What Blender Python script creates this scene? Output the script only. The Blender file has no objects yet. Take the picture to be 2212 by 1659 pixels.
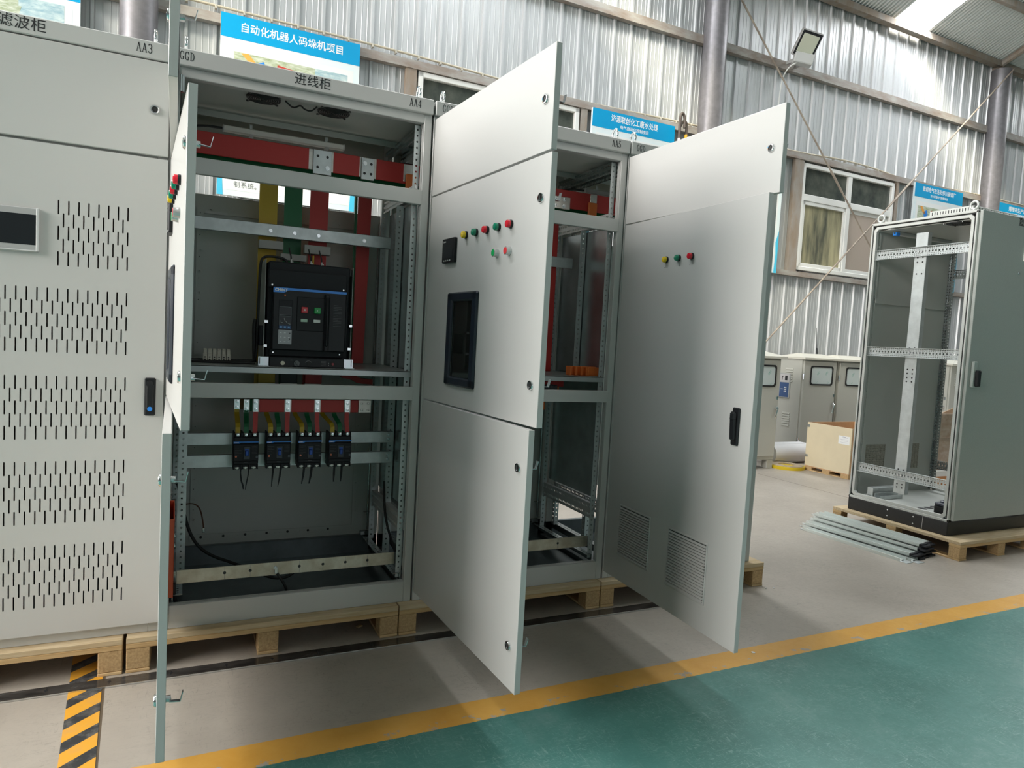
import bpy, bmesh, math, random
from mathutils import Vector, Matrix
R = math.radians
random.seed(7)
scene = bpy.context.scene
COL = scene.collection

# ---------------------------------------------------------------- camera
cam_d = bpy.data.cameras.new('camera'); cam = bpy.data.objects.new('camera', cam_d); COL.objects.link(cam)
scene.camera = cam
cam_d.sensor_fit = 'HORIZONTAL'; cam_d.sensor_width = 36.0
cam_d.lens = 36.0 * 1485.961 / 2212.0
cam_d.clip_start = 0.05; cam_d.clip_end = 200
_p, _r, _y = -0.06540, 0.05470, -0.44270
_f = Vector((-math.sin(_y) * math.cos(_p), math.cos(_y) * math.cos(_p), math.sin(_p)))
_rt = Vector((math.cos(_y), math.sin(_y), 0)); _up = _rt.cross(_f)
_R = math.cos(_r) * _rt + math.sin(_r) * _up; _U = -math.sin(_r) * _rt + math.cos(_r) * _up
cam.matrix_world = Matrix((( _R.x, _U.x, -_f.x, 0.0864), (_R.y, _U.y, -_f.y, -2.9093), (_R.z, _U.z, -_f.z, 1.3361), (0, 0, 0, 1)))

# ---------------------------------------------------------------- world, sun, daylight from the left, added front fill, exposure
world = bpy.data.worlds.new('sky'); scene.world = world; world.use_nodes = True
_bg = world.node_tree.nodes['Background']; _bg.inputs['Color'].default_value = (0.86, 0.93, 1.0, 1); _bg.inputs['Strength'].default_value = 1.0
SKYLIGHT_STRENGTH = 29.0
sun_d = bpy.data.lights.new('sun', 'SUN'); sun = bpy.data.objects.new('sun', sun_d); COL.objects.link(sun)
sun_d.energy = 22.0; sun_d.angle = R(15); sun_d.color = (1.0, 0.93, 0.78)
sun.rotation_euler = Vector((1.12, 1.0, -1.50)).to_track_quat('-Z', 'Y').to_euler()
def area(name, loc, aim, sx, sy, energy, color):
    d = bpy.data.lights.new(name, 'AREA'); d.shape = 'RECTANGLE'; d.size = sx; d.size_y = sy; d.energy = energy; d.color = color
    o = bpy.data.objects.new(name, d); COL.objects.link(o); o.location = loc
    o.rotation_euler = (Vector(aim) - Vector(loc)).to_track_quat('-Z', 'Y').to_euler(); return o
area('daylight_gable_window_left', (-8.9, -1.9, 5.0), (0, -1.2, 1.6), 6.4, 4.2, 1500, (1.0, 0.96, 0.91))
area('added_front_fill', (4.2, -15.8, 2.1), (4.0, 0, 1.5), 4.4, 3.9, 45, (0.95, 0.98, 1.0))  # unseen fill light added to lift the faces turned to the camera
vs = scene.view_settings
vs.view_transform = 'Standard'; vs.look = 'None'; vs.gamma = 1.0; vs.exposure = 0.0; vs.use_curve_mapping = False
cy = scene.cycles
cy.max_bounces = 7; cy.diffuse_bounces = 4; cy.glossy_bounces = 3; cy.transmission_bounces = 4; cy.transparent_max_bounces = 6
cy.caustics_reflective = False; cy.caustics_refractive = False; cy.sample_clamp_indirect = 6.0

# ---------------------------------------------------------------- mesh builder
def ang(o): return o
class G:
    def __init__(s): s.v = []; s.f = []; s.m = []; s.T = None
    def add(s, vs, fs, m=0):
        b = len(s.v)
        if s.T is not None: vs = [s.T @ Vector(v) for v in vs]
        s.v += [tuple(v) for v in vs]
        for f in fs: s.f.append([b + i for i in f]); s.m.append(m)
        return s
    def box(s, x0, y0, z0, x1, y1, z1, m=0):
        if x1 < x0: x0, x1 = x1, x0
        if y1 < y0: y0, y1 = y1, y0
        if z1 < z0: z0, z1 = z1, z0
        return s.add([(x0,y0,z0),(x1,y0,z0),(x1,y1,z0),(x0,y1,z0),(x0,y0,z1),(x1,y0,z1),(x1,y1,z1),(x0,y1,z1)],
                     [(0,3,2,1),(4,5,6,7),(0,1,5,4),(1,2,6,5),(2,3,7,6),(3,0,4,7)], m)
    def cbox(s, x0, y0, z0, x1, y1, z1, c=0.003, m=0):
        if x1 < x0: x0, x1 = x1, x0
        if y1 < y0: y0, y1 = y1, y0
        if z1 < z0: z0, z1 = z1, z0
        c = min(c, (x1-x0)*.45, (y1-y0)*.45, (z1-z0)*.45)
        X = (x0, x1); Y = (y0, y1); Z = (z0, z1); V = []; I = {}
        for i in (0,1):
            for j in (0,1):
                for k in (0,1):
                    di, dj, dk = (1-2*i)*c, (1-2*j)*c, (1-2*k)*c
                    I[i,j,k] = len(V)
                    V += [(X[i], Y[j]+dj, Z[k]+dk), (X[i]+di, Y[j], Z[k]+dk), (X[i]+di, Y[j]+dj, Z[k])]
        F = []
        def q(a): F.append(a)
        for i in (0,1): q([I[i,0,0], I[i,1,0], I[i,1,1], I[i,0,1]] if i else [I[i,0,0], I[i,0,1], I[i,1,1], I[i,1,0]])
        for j in (0,1): q([I[0,j,0]+1, I[0,j,1]+1, I[1,j,1]+1, I[1,j,0]+1] if j else [I[0,j,0]+1, I[1,j,0]+1, I[1,j,1]+1, I[0,j,1]+1])
        for k in (0,1): q([I[0,0,k]+2, I[1,0,k]+2, I[1,1,k]+2, I[0,1,k]+2] if k else [I[0,0,k]+2, I[0,1,k]+2, I[1,1,k]+2, I[1,0,k]+2])
        for j in (0,1):
            for k in (0,1): q([I[0,j,k]+1, I[1,j,k]+1, I[1,j,k]+2, I[0,j,k]+2])
        for i in (0,1):
            for k in (0,1): q([I[i,0,k], I[i,1,k], I[i,1,k]+2, I[i,0,k]+2])
        for i in (0,1):
            for j in (0,1): q([I[i,j,0], I[i,j,1], I[i,j,1]+1, I[i,j,0]+1])
        for kk in I.values(): q([kk, kk+1, kk+2])
        return s.add(V, F, m)
    def cyl(s, p0, p1, r0, r1=None, n=16, m=0, cap=True):
        r1 = r0 if r1 is None else r1
        p0 = Vector(p0); p1 = Vector(p1); d = (p1-p0).normalized()
        a = d.orthogonal().normalized(); b = d.cross(a)
        V = []
        for p, r in ((p0, r0), (p1, r1)):
            for i in range(n):
                t = 2*math.pi*i/n; V.append(p + a*(r*math.cos(t)) + b*(r*math.sin(t)))
        F = [(i, (i+1) % n, n+(i+1) % n, n+i) for i in range(n)]
        if cap: F += [tuple(range(n-1, -1, -1)), tuple(range(n, 2*n))]
        return s.add(V, F, m)
    def lathe(s, p, d, prof, n=20, m=0):      # prof: (dist along d, radius)
        p = Vector(p); d = Vector(d).normalized(); a = d.orthogonal().normalized(); b = d.cross(a); V = []; F = []
        for (h, r) in prof:
            for i in range(n):
                t = 2*math.pi*i/n; V.append(p + d*h + a*(r*math.cos(t)) + b*(r*math.sin(t)))
        for k in range(len(prof)-1):
            for i in range(n): F.append((k*n+i, k*n+(i+1) % n, (k+1)*n+(i+1) % n, (k+1)*n+i))
        F.append(tuple(range(n-1, -1, -1))); F.append(tuple((len(prof)-1)*n+i for i in range(n)))
        return s.add(V, F, m)
    def tube(s, pts, r, n=8, m=0, cap=True, sm=0):
        P = [Vector(p) for p in pts]
        for _ in range(sm):
            Q = [P[0]]
            for a, b in zip(P, P[1:]): Q += [a.lerp(b, .25), a.lerp(b, .75)]
            P = Q + [P[-1]]
        V = []; F = []; prev = None
        for i, p in enumerate(P):
            d = (P[min(i+1, len(P)-1)] - P[max(i-1, 0)]).normalized()
            if prev is None: a = d.orthogonal().normalized()
            else: a = (prev - d*prev.dot(d)).normalized()
            prev = a; b = d.cross(a); rr = r[i] if isinstance(r, (list, tuple)) else r
            for k in range(n):
                t = 2*math.pi*k/n; V.append(p + a*(rr*math.cos(t)) + b*(rr*math.sin(t)))
        for i in range(len(P)-1):
            for k in range(n): F.append((i*n+k, i*n+(k+1) % n, (i+1)*n+(k+1) % n, (i+1)*n+k))
        if cap: F += [tuple(range(n-1, -1, -1)), tuple((len(P)-1)*n+k for k in range(n))]
        return s.add(V, F, m)
    def band(s, pts, w, th, side, m=0, sm=0):      # flat bar swept along pts; side = width direction
        P = [Vector(p) for p in pts]; W = Vector(side).normalized()
        for _ in range(sm):
            Q = [P[0]]
            for a, b in zip(P, P[1:]): Q += [a.lerp(b, .25), a.lerp(b, .75)]
            P = Q + [P[-1]]
        V = []; F = []
        for i, p in enumerate(P):
            d = (P[min(i+1, len(P)-1)] - P[max(i-1, 0)]).normalized(); nn = d.cross(W).normalized(); ww = nn.cross(d).normalized()
            V += [p - ww*w/2 - nn*th/2, p + ww*w/2 - nn*th/2, p + ww*w/2 + nn*th/2, p - ww*w/2 + nn*th/2]
        for i in range(len(P)-1):
            for k in range(4): F.append((i*4+k, i*4+(k+1) % 4, (i+1)*4+(k+1) % 4, (i+1)*4+k))
        n = len(P)-1; F += [(3, 2, 1, 0), (n*4, n*4+1, n*4+2, n*4+3)]
        return s.add(V, F, m)
    def prism(s, poly, o, ux, uy, th, m=0):   # polygon in (ux,uy), extruded along th vector
        o = Vector(o); ux = Vector(ux); uy = Vector(uy); th = Vector(th); n = len(poly)
        V = [o + ux*a + uy*b for a, b in poly] + [o + ux*a + uy*b + th for a, b in poly]
        F = [tuple(range(n-1, -1, -1)), tuple(range(n, 2*n))] + [(i, (i+1) % n, n+(i+1) % n, n+i) for i in range(n)]
        return s.add(V, F, m)
    def perf(s, o, du, dv, L, W, pitch, hw, hh=None, n=8, start=None, m=0, skip=None):
        """sheet strip L x W in the plane (du,dv) with one row of holes down its middle"""
        o = Vector(o); du = Vector(du); dv = Vector(dv); hh = hh or hw
        N = max(1, int((L - 0.004)/pitch)); st = (L - N*pitch)/2
        def quad(a0, a1, b0, b1): s.add([o+du*a0+dv*b0, o+du*a1+dv*b0, o+du*a1+dv*b1, o+du*a0+dv*b1], [(0,1,2,3)], m)
        if st > 1e-4: quad(0, st, 0, W); quad(L-st, L, 0, W)
        for i in range(N):
            a0 = st + i*pitch; a1 = a0 + pitch; ca = (a0+a1)/2; cb = W/2
            if skip and skip(ca): quad(a0, a1, 0, W); continue
            V = [o+du*a0, o+du*a1, o+du*a1+dv*W, o+du*a0+dv*W]
            if n == 4: H = [(-hw,-hh),(hw,-hh),(hw,hh),(-hw,hh)]
            else: H = [(hw*math.cos(2*math.pi*(k+.5)/8 - .75*math.pi - math.pi/8 + 0), hh*math.sin(2*math.pi*(k+.5)/8 - .75*math.pi - math.pi/8)) for k in range(8)]
            V += [o+du*(ca+x)+dv*(cb+y) for x, y in H]
            if n == 4: F = [(0,1,5,4),(1,2,6,5),(2,3,7,6),(3,0,4,7)]
            else: F = [(0,1,6,5),(0,5,4),(1,2,8,7),(1,7,6),(2,3,10,9),(2,9,8),(3,0,4,11),(3,11,10)]
            s.add(V, F, m)
        return s
    def build(s, name, mats, parent=None, loc=None, rot=None, smooth=None, solid=None, bevel=None):
        me = bpy.data.meshes.new(name); me.from_pydata(s.v, [], s.f); assert all(len(set(f)) == len(f) for f in s.f), name
        if not isinstance(mats, (list, tuple)): mats = [mats]
        for mt in mats: me.materials.append(mt)
        me.polygons.foreach_set('material_index', s.m)
        bm = bmesh.new(); bm.from_mesh(me); bmesh.ops.remove_doubles(bm, verts=bm.verts, dist=1e-6); bmesh.ops.recalc_face_normals(bm, faces=bm.faces); bm.to_mesh(me); bm.free()
        if smooth is not None:
            me.polygons.foreach_set('use_smooth', [True]*len(me.polygons)); me.set_sharp_from_angle(angle=R(smooth))
        o = bpy.data.objects.new(name, me); COL.objects.link(o)
        if parent: o.parent = parent
        if loc is not None: o.location = loc
        if rot is not None: o.rotation_euler = rot
        if solid: md = o.modifiers.new('thickness', 'SOLIDIFY'); md.thickness = solid; md.offset = 0
        if bevel: md = o.modifiers.new('edge', 'BEVEL'); md.width = bevel; md.segments = 2; md.limit_method = 'ANGLE'
        return o
def root(name, label, cat, loc=(0,0,0), rz=0, group=None):
    o = bpy.data.objects.new(name, None); COL.objects.link(o); o.empty_display_size = .05
    o.location = loc; o.rotation_euler = (0, 0, rz); return tag(o, label, cat, group)
def tag(o, label, cat, group=None):
    o['label'] = label; o['category'] = cat
    if group: o['group'] = group
    return o
def struct(o): o['kind'] = 'structure'; return o
def copy_tree(o, parent=None):
    c = o.copy(); COL.objects.link(c)
    if parent: c.parent = parent
    for ch in list(o.children): copy_tree(ch, c)
    return c

# ---------------------------------------------------------------- materials
MATS = {}
def mat(name, col, rough=.5, metal=0., spec=.5, coat=0., noise=None, bump=None, alpha=None, emit=None, trans=None):
    """noise=(scale, amount, [stretch xyz], colour2)  bump=(scale, strength)"""
    if name in MATS: return MATS[name]
    m = bpy.data.materials.new(name); m.use_nodes = True; nt = m.node_tree; b = nt.nodes['Principled BSDF']
    c = (*col, 1) if len(col) == 3 else col
    b.inputs['Base Color'].default_value = c; b.inputs['Roughness'].default_value = rough; b.inputs['Metallic'].default_value = metal
    b.inputs['Specular IOR Level'].default_value = spec; b.inputs['Coat Weight'].default_value = coat
    if emit: b.inputs['Emission Color'].default_value = (*emit[0], 1); b.inputs['Emission Strength'].default_value = emit[1]
    if trans: b.inputs['Transmission Weight'].default_value = trans
    if alpha is not None: b.inputs['Alpha'].default_value = alpha
    if noise or bump:
        tc = nt.nodes.new('ShaderNodeTexCoord'); mp = nt.nodes.new('ShaderNodeMapping'); nt.links.new(tc.outputs['Object'], mp.inputs['Vector'])
        if noise and len(noise) > 2 and noise[2]: mp.inputs['Scale'].default_value = noise[2]
    if noise:
        nz = nt.nodes.new('ShaderNodeTexNoise'); nz.inputs['Scale'].default_value = noise[0]; nz.inputs['Detail'].default_value = 5; nz.inputs['Roughness'].default_value = .6
        nt.links.new(mp.outputs['Vector'], nz.inputs['Vector'])
        rp = nt.nodes.new('ShaderNodeValToRGB'); c2 = noise[3] if len(noise) > 3 else tuple(x*(1-noise[1]) for x in col)
        rp.color_ramp.elements[0].position = .35; rp.color_ramp.elements[1].position = .65
        rp.color_ramp.elements[0].color = (*c2, 1); rp.color_ramp.elements[1].color = c
        nt.links.new(nz.outputs['Fac'], rp.inputs['Fac']); nt.links.new(rp.outputs['Color'], b.inputs['Base Color'])
    if bump:
        n2 = nt.nodes.new('ShaderNodeTexNoise'); n2.inputs['Scale'].default_value = bump[0]; n2.inputs['Detail'].default_value = 3
        nt.links.new(mp.outputs['Vector'], n2.inputs['Vector'])
        bp = nt.nodes.new('ShaderNodeBump'); bp.inputs['Strength'].default_value = bump[1]; bp.inputs['Distance'].default_value = .002
        nt.links.new(n2.outputs['Fac'], bp.inputs['Height']); nt.links.new(bp.outputs['Normal'], b.inputs['Normal'])
    MATS[name] = m; return m
PAINT = mat('grey_powder_coat', (.555, .55, .535), .34, bump=(900, .04))
PAINT_IN = mat('grey_powder_coat_matt', (.50, .52, .49), .5)
PAINT_TEX = mat('textured_grey_powder_coat', (.47, .49, .46), .5, noise=(260, .13), bump=(500, .25))
GALV = mat('galvanised_steel', (.66, .70, .70), .42, .6, noise=(14, .18, (1, 1, 1)))
GALV_D = mat('aluzinc_sheet', (.42, .45, .45), .25, .8, noise=(8, .25))
ZINC = mat('zinc_plate', (.75, .77, .78), .25, .95)
CHROME = mat('chrome', (.86, .86, .87), .08, 1.)
BLACK = mat('black_plastic', (.012, .013, .015), .42, spec=.3)
BLACKM = mat('matt_black_plastic', (.014, .015, .018), .6, spec=.3)
BLACKP = mat('black_paint', (.014, .014, .014), .4, noise=(60, .4))
RUBBER = mat('black_rubber', (.01, .01, .01), .6)
RED = mat('red_heat_shrink', (.52, .035, .03), .5)
YEL = mat('yellow_heat_shrink', (.55, .36, .02), .5)
GRN = mat('green_heat_shrink', (.01, .14, .05), .5)
TIN = mat('tinned_copper', (.62, .59, .54), .35, .75, noise=(30, .2))
BRASSY = mat('worn_tinned_bar', (.66, .62, .52), .38, .6, noise=(18, .28, (1, 1, 1), (.50, .44, .34)))
LRED = mat('red_lens', (.65, .012, .03), .15, coat=.6)
LGRN = mat('green_lens', (.0, .22, .12), .15, coat=.6)
LYEL = mat('yellow_lens', (.80, .55, .01), .15, coat=.6)
BGRN = mat('green_button', (.0, .36, .09), .3)
BRED = mat('red_button', (.75, .04, .05), .3)
WHITEP = mat('white_plastic', (.78, .79, .76), .4)
GREYP = mat('grey_plastic', (.33, .34, .34), .45)
LGREYP = mat('light_grey_plastic', (.55, .56, .55), .45)
BLUE = mat('blue_plastic', (.025, .24, .78), .35)
BLUE_D = mat('blue_lever', (.015, .08, .42), .4)
ORANGE = mat('orange_resin', (.75, .17, .03), .5)
REDPL = mat('orange_red_plastic', (.62, .09, .03), .45)
INK = mat('black_ink', (.02, .02, .022), .5)
WHITE = mat('white_print', (.85, .86, .86), .5)
SCREEN = mat('dark_screen', (.014, .017, .020), .3, spec=.3)
GLASS = mat('tinted_window_pane', (.03, .033, .03), .04, spec=.7, trans=.55)
# ---------------------------------------------------------------- lettering
def text(name, body, size, m, parent, loc, rot=(R(90), 0, 0), sx=1., bold=0., align='LEFT', ext=.0004, space=1.):
    cu = bpy.data.curves.new(name, 'FONT'); cu.body = body; cu.size = size; cu.extrude = ext; cu.align_x = align; cu.align_y = 'CENTER'
    cu.resolution_u = 3; cu.space_character = space
    t = bpy.data.objects.new(name, cu); COL.objects.link(t); bpy.context.view_layer.update()
    me = bpy.data.meshes.new_from_object(t.evaluated_get(bpy.context.evaluated_depsgraph_get()))
    bpy.data.objects.remove(t); bpy.data.curves.remove(cu)
    if bold:                                   # heavier strokes: the outline repeated with small shifts
        vs_ = [tuple(v.co) for v in me.vertices]; fs_ = [tuple(p.vertices) for p in me.polygons]; nv = len(vs_); V = []; F = []
        for k, (dx, dy) in enumerate(((0, 0), (1, 0), (-1, 0), (0, 1), (0, -1), (.7, .7), (-.7, -.7), (.7, -.7), (-.7, .7))):
            V += [(x+dx*bold, y+dy*bold, z+k*.00001) for x, y, z in vs_]; F += [tuple(i+k*nv for i in f) for f in fs_]
        me = bpy.data.meshes.new(name); me.from_pydata(V, [], F)
    me.name = name; me.materials.clear(); me.materials.append(m)
    o = bpy.data.objects.new(name, me); COL.objects.link(o); o.parent = parent; o.location = loc; o.rotation_euler = rot; o.scale = (sx, 1, 1)
    return o
def stroke(g, pts, ws, th=.0006):
    """flat stroke in xz plane facing -y, pts [(x,z)], widths ws"""
    L = []; Rr = []
    for i, (x, z) in enumerate(pts):
        a = pts[max(i-1, 0)]; b = pts[min(i+1, len(pts)-1)]; dx, dz = b[0]-a[0], b[1]-a[1]; l = math.hypot(dx, dz) or 1
        nx, nz = -dz/l, dx/l; w = ws[i] if isinstance(ws, (list, tuple)) else ws
        L.append((x+nx*w/2, z+nz*w/2)); Rr.append((x-nx*w/2, z-nz*w/2))
    n = len(pts); V = [(x, 0, z) for x, z in L] + [(x, 0, z) for x, z in Rr] + [(x, -th, z) for x, z in L] + [(x, -th, z) for x, z in Rr]
    F = []
    for i in range(n-1):
        F += [(i, i+1, n+i+1, n+i), (2*n+i, 3*n+i, 3*n+i+1, 2*n+i+1), (i, 2*n+i, 2*n+i+1, i+1), (n+i, n+i+1, 3*n+i+1, 3*n+i)]
    F += [(0, n, 3*n, 2*n), (n-1, 3*n-1, 4*n-1, 2*n-1)]
    g.add(V, F)
def arc(cx, cz, rx, rz, a0, a1, n=18): return [(cx+rx*math.cos(R(a0+(a1-a0)*i/n)), cz+rz*math.sin(R(a0+(a1-a0)*i/n))) for i in range(n+1)]
def aw(a0, a1, t, k, n=18): return [t+(k-t)*abs(math.cos(R(a0+(a1-a0)*i/n)))**1.3 for i in range(n+1)]
def glyph(g, ch, x, h):
    w = .5*h; t = .055*h; k = .10*h; sh = .03*h
    def S(p, ww): stroke(g, [(x+a*w, b*h) for a, b in p], ww)
    def serif(a, b, half=.17): S([(a-half, b), (a+half, b)], sh*1.1)
    if ch == 'A':
        S([(.1, 0), (.5, 1)], t); S([(.5, 1), (.9, 0)], k); S([(.24, .34), (.76, .34)], t); serif(.1, .015); serif(.9, .015)
    elif ch == 'G':
        stroke(g, [(x+a*w, b*h) for a, b in arc(.52, .5, .43, .49, 52, 308)], aw(52, 308, t, k)); S([(.8, .08), (.8, .42)], k*.9); serif(.78, .42, .2); S([(.85, .70), (.84, .98)], t)
    elif ch == 'D':
        S([(.2, 0), (.2, 1)], k); stroke(g, [(x+a*w, b*h) for a, b in arc(.3, .5, .62, .48, -90, 90)], aw(-90, 90, t, k)); S([(.04, .98), (.32, .98)], t); S([(.04, .02), (.32, .02)], t)
    elif ch == '3':
        stroke(g, [(x+a*w, b*h) for a, b in arc(.46, .74, .32, .25, 160, -80)], aw(160, -80, t, k)); stroke(g, [(x+a*w, b*h) for a, b in arc(.46, .27, .37, .26, 80, -165)], aw(80, -165, t, k))
    elif ch == '4':
        S([(.66, 0), (.66, 1)], k); S([(.64, .98), (.08, .27)], t); S([(.06, .27), (.92, .27)], t); serif(.66, .015)
    elif ch == '5':
        S([(.24, .97), (.85, .97)], k*.8); S([(.26, .97), (.2, .55)], t); stroke(g, [(x+a*w, b*h) for a, b in arc(.46, .31, .38, .30, 140, -160)], aw(140, -160, t, k))
def serif_text(name, body, h, parent, loc, sx=1., pitch=.62):
    g = G(); x = 0
    for ch in body: glyph(g, ch, x, h); x += h*pitch
    o = g.build(name, INK, parent, loc); o.scale = (sx, 1, 1); return o
# ---------------------------------------------------------------- the hall (back wall is turned 1.2 degrees against the cabinet row)
TH = R(1.2); WY = 3.95; WROT = (0, 0, TH); WLOC = (0, WY, 0)
def wp(u, v, z): return Vector((u*math.cos(TH) - v*math.sin(TH), WY + u*math.sin(TH) + v*math.cos(TH), z))
EAVE = 6.15; SLOPE = R(22.5); X0, X1 = -9.0, 22.0
def floor_material():
    m = bpy.data.materials.new('hall_floor'); m.use_nodes = True; nt = m.node_tree; b = nt.nodes['Principled BSDF']; N = nt.nodes; Lk = nt.links
    tc = N.new('ShaderNodeTexCoord'); sp = N.new('ShaderNodeSeparateXYZ'); Lk.new(tc.outputs['Object'], sp.inputs[0])
    def mth(op, a, b_=None):
        n = N.new('ShaderNodeMath'); n.operation = op
        for i, v in enumerate((a, b_)):
            if v is None: continue
            if isinstance(v, (int, float)): n.inputs[i].default_value = v
            else: Lk.new(v, n.inputs[i])
        return n.outputs[0]
    def noise(sc, det=6, rgh=.6, stretch=None, dist=0):
        n = N.new('ShaderNodeTexNoise'); n.inputs['Scale'].default_value = sc; n.inputs['Detail'].default_value = det; n.inputs['Roughness'].default_value = rgh; n.inputs['Distortion'].default_value = dist
        if stretch: mp = N.new('ShaderNodeMapping'); mp.inputs['Scale'].default_value = stretch; mp.inputs['Rotation'].default_value = (0, 0, .5); Lk.new(tc.outputs['Object'], mp.inputs[0]); Lk.new(mp.outputs[0], n.inputs['Vector'])
        else: Lk.new(tc.outputs['Object'], n.inputs['Vector'])
        return n.outputs['Fac']
    def ramp(f, stops):
        r = N.new('ShaderNodeValToRGB'); e = r.color_ramp.elements
        while len(e) < len(stops): e.new(.5)
        for k, (p, c) in enumerate(stops): e[k].position = p; e[k].color = (*c, 1) if len(c) == 3 else c
        Lk.new(f, r.inputs[0]); return r.outputs[0]
    def mix(f, a, b_):
        n = N.new('ShaderNodeMix'); n.data_type = 'RGBA'
        Lk.new(f, n.inputs[0]); Lk.new(a, n.inputs[6]); Lk.new(b_, n.inputs[7]); return n.outputs[2]
    big = noise(1.3, 6, .65); fine = noise(38, 5, .7); scr = noise(9, 6, .8, (1, 5, 1), 1.2)
    conc = ramp(big, [(.3, (.34, .30, .255)), (.7, (.455, .41, .355))])
    concd = ramp(big, [(.3, (.22, .195, .17)), (.7, (.31, .28, .245))])
    scuff = ramp(scr, [(.52, (0, 0, 0)), (.66, (1, 1, 1))])
    sc2 = ramp(noise(16, 5, .78, (1, 5, 1), 2.0), [(.57, (0, 0, 0)), (.63, (.8, .8, .8))]); sc3 = ramp(noise(13, 5, .78, (4, 1, 1), 2.0), [(.58, (0, 0, 0)), (.64, (.75, .75, .75))]); patch = ramp(noise(2.2, 5, .6), [(.40, (.12, .12, .12)), (.60, (1, 1, 1))])
    f2 = ramp(fine, [(.35, (0, 0, 0)), (.75, (.6, .6, .6))])
    conc = mix(mth('MULTIPLY', scuff, f2), conc, concd); conc = mix(mth('MULTIPLY', mth('MAXIMUM', sc2, sc3), patch), conc, concd)
    # joint lines in the concrete
    y2 = mth('SUBTRACT', sp.outputs['Y'], mth('MULTIPLY', sp.outputs['X'], .0096)) # runs with the painted line
    j1 = mth('LESS_THAN', mth('ABSOLUTE', mth('ADD', sp.outputs['X'], mth('ADD', .170, mth('MULTIPLY', sp.outputs['Y'], .058)))), .0055)
    j2 = mth('LESS_THAN', mth('ABSOLUTE', mth('ADD', sp.outputs['X'], -5.82)), .006)
    jn = mth('MAXIMUM', j1, j2)
    dark = N.new('ShaderNodeRGB'); dark.outputs[0].default_value = (.12, .09, .06, 1)
    conc = mix(jn, conc, dark.outputs[0])
    gn = noise(2.2, 8, .72); gs = noise(20, 8, .85, (1, 2.2, 1), 1.8)
    grn = ramp(gn, [(.3, (.034, .135, .118)), (.55, (.058, .185, .163)), (.72, (.125, .24, .22))])
    gl = N.new('ShaderNodeRGB'); gl.outputs[0].default_value = (.19, .32, .29, 1)
    fib = ramp(noise(15, 6, .8, (1, 4.5, 1), 2.4), [(.54, (0, 0, 0)), (.63, (.85, .85, .85))]); fib2 = ramp(noise(12, 6, .8, (4, 1, 1), 2.4), [(.55, (0, 0, 0)), (.64, (.85, .85, .85))])
    grn = mix(mth('MULTIPLY', mth('MAXIMUM', fib, fib2), ramp(noise(3.2, 5, .65), [(.40, (.15, .15, .15)), (.62, (1, 1, 1))])), grn, gl.outputs[0])
    grn = mix(ramp(gs, [(.56, (0, 0, 0)), (.72, (.7, .7, .7))]), grn, gl.outputs[0])
    yn = noise(5, 5, .6); yel = ramp(yn, [(.3, (.61, .31, .05)), (.7, (.70, .39, .085))])
    chip = ramp(noise(13, 7, .7), [(.575, (0, 0, 0)), (.595, (1, 1, 1))])
    edge = mth('MULTIPLY', mth('SUBTRACT', noise(30, 6, .75), .5), .010)
    ye = mth('ADD', y2, edge)
    edge2 = mth('MULTIPLY', mth('SUBTRACT', noise(14, 6, .7), .5), .008)
    iny = mth('LESS_THAN', mth('ADD', y2, edge2), -.672)          # below this: paint
    ing = mth('LESS_THAN', ye, -.800)
    near = mth('GREATER_THAN', .035, mth('ABSOLUTE', mth('ADD', ye, .792)))
    yel = mix(mth('MULTIPLY', chip, near), yel, conc)
    col = mix(iny, conc, yel); col = mix(ing, col, grn)
    Lk.new(col, b.inputs['Base Color'])
    rr = ramp(fine, [(.3, (.34, .34, .34)), (.8, (.52, .52, .52))]); Lk.new(rr, b.inputs['Roughness'])
    bp = N.new('ShaderNodeBump'); bp.inputs['Strength'].default_value = .12; bp.inputs['Distance'].default_value = .004; Lk.new(fine, bp.inputs['Height']); Lk.new(bp.outputs[0], b.inputs['Normal'])
    return m
g = G(); g.box(X0, -16.2, -.2, X1, 6.5, 0); struct(g.build('floor', floor_material()))

def streak_metal(name, col, dark, rough, metal, sc):
    m = mat(name, col, rough, metal, noise=(sc[0], .2, sc[1], dark)); return m
SHEET = streak_metal('wall_sheet', (.63, .645, .655), (.575, .59, .60), .40, .35, (2.0, (14, 1, .06)))
GIRT = mat('weathered_girt', (.40, .385, .36), .7, noise=(3.2, .3, (1, 1, 3), (.27, .215, .18)))
RUSTY = mat('rusty_steel', (.33, .30, .27), .8, noise=(3.5, .3, (3, 3, 1), (.29, .225, .17)))
STEELCOL = mat('grey_painted_column', (.22, .21, .225), .36, .35, noise=(16, .2))
# profiled wall sheet: raised ribs every 0.233 m with flutes between
def profiled(name, u0, u1, z0, z1, holes=()):
    prof = []; u = u0; P = .2325; k = math.ceil((u0 - .48)/P); 
    pts = [(u0, 0)]
    c = .48 + k*P
    while c < u1 - .03:
        pts += [(c-.020, 0), (c-.012, -.022), (c+.012, -.022), (c+.020, 0)]
        for d in (.075, .13, .185): pts += [(c+d-.006, 0), (c+d-.002, -.003), (c+d+.002, -.003), (c+d+.006, 0)]
        c += P
    pts = [p for p in pts if p[0] <= u1] + [(u1, 0)]
    g = G()
    for (a, va), (b, vb) in zip(pts, pts[1:]):
        spans = [(z0, z1)]
        for (h0, h1, hz0, hz1) in holes:
            if a >= h0 - .001 and b <= h1 + .001 or (a < h1 and b > h0):
                ns = []
                for s0, s1 in spans: ns += [(s0, min(s1, hz0)), (max(s0, hz1), s1)]
                spans = [s for s in ns if s[1] - s[0] > .001]
        for s0, s1 in spans: g.add([(a, va, s0), (b, vb, s0), (b, vb, s1), (a, va, s1)], [(0, 1, 2, 3)])
    return g.build(name, SHEET, None, WLOC, WROT)
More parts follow.
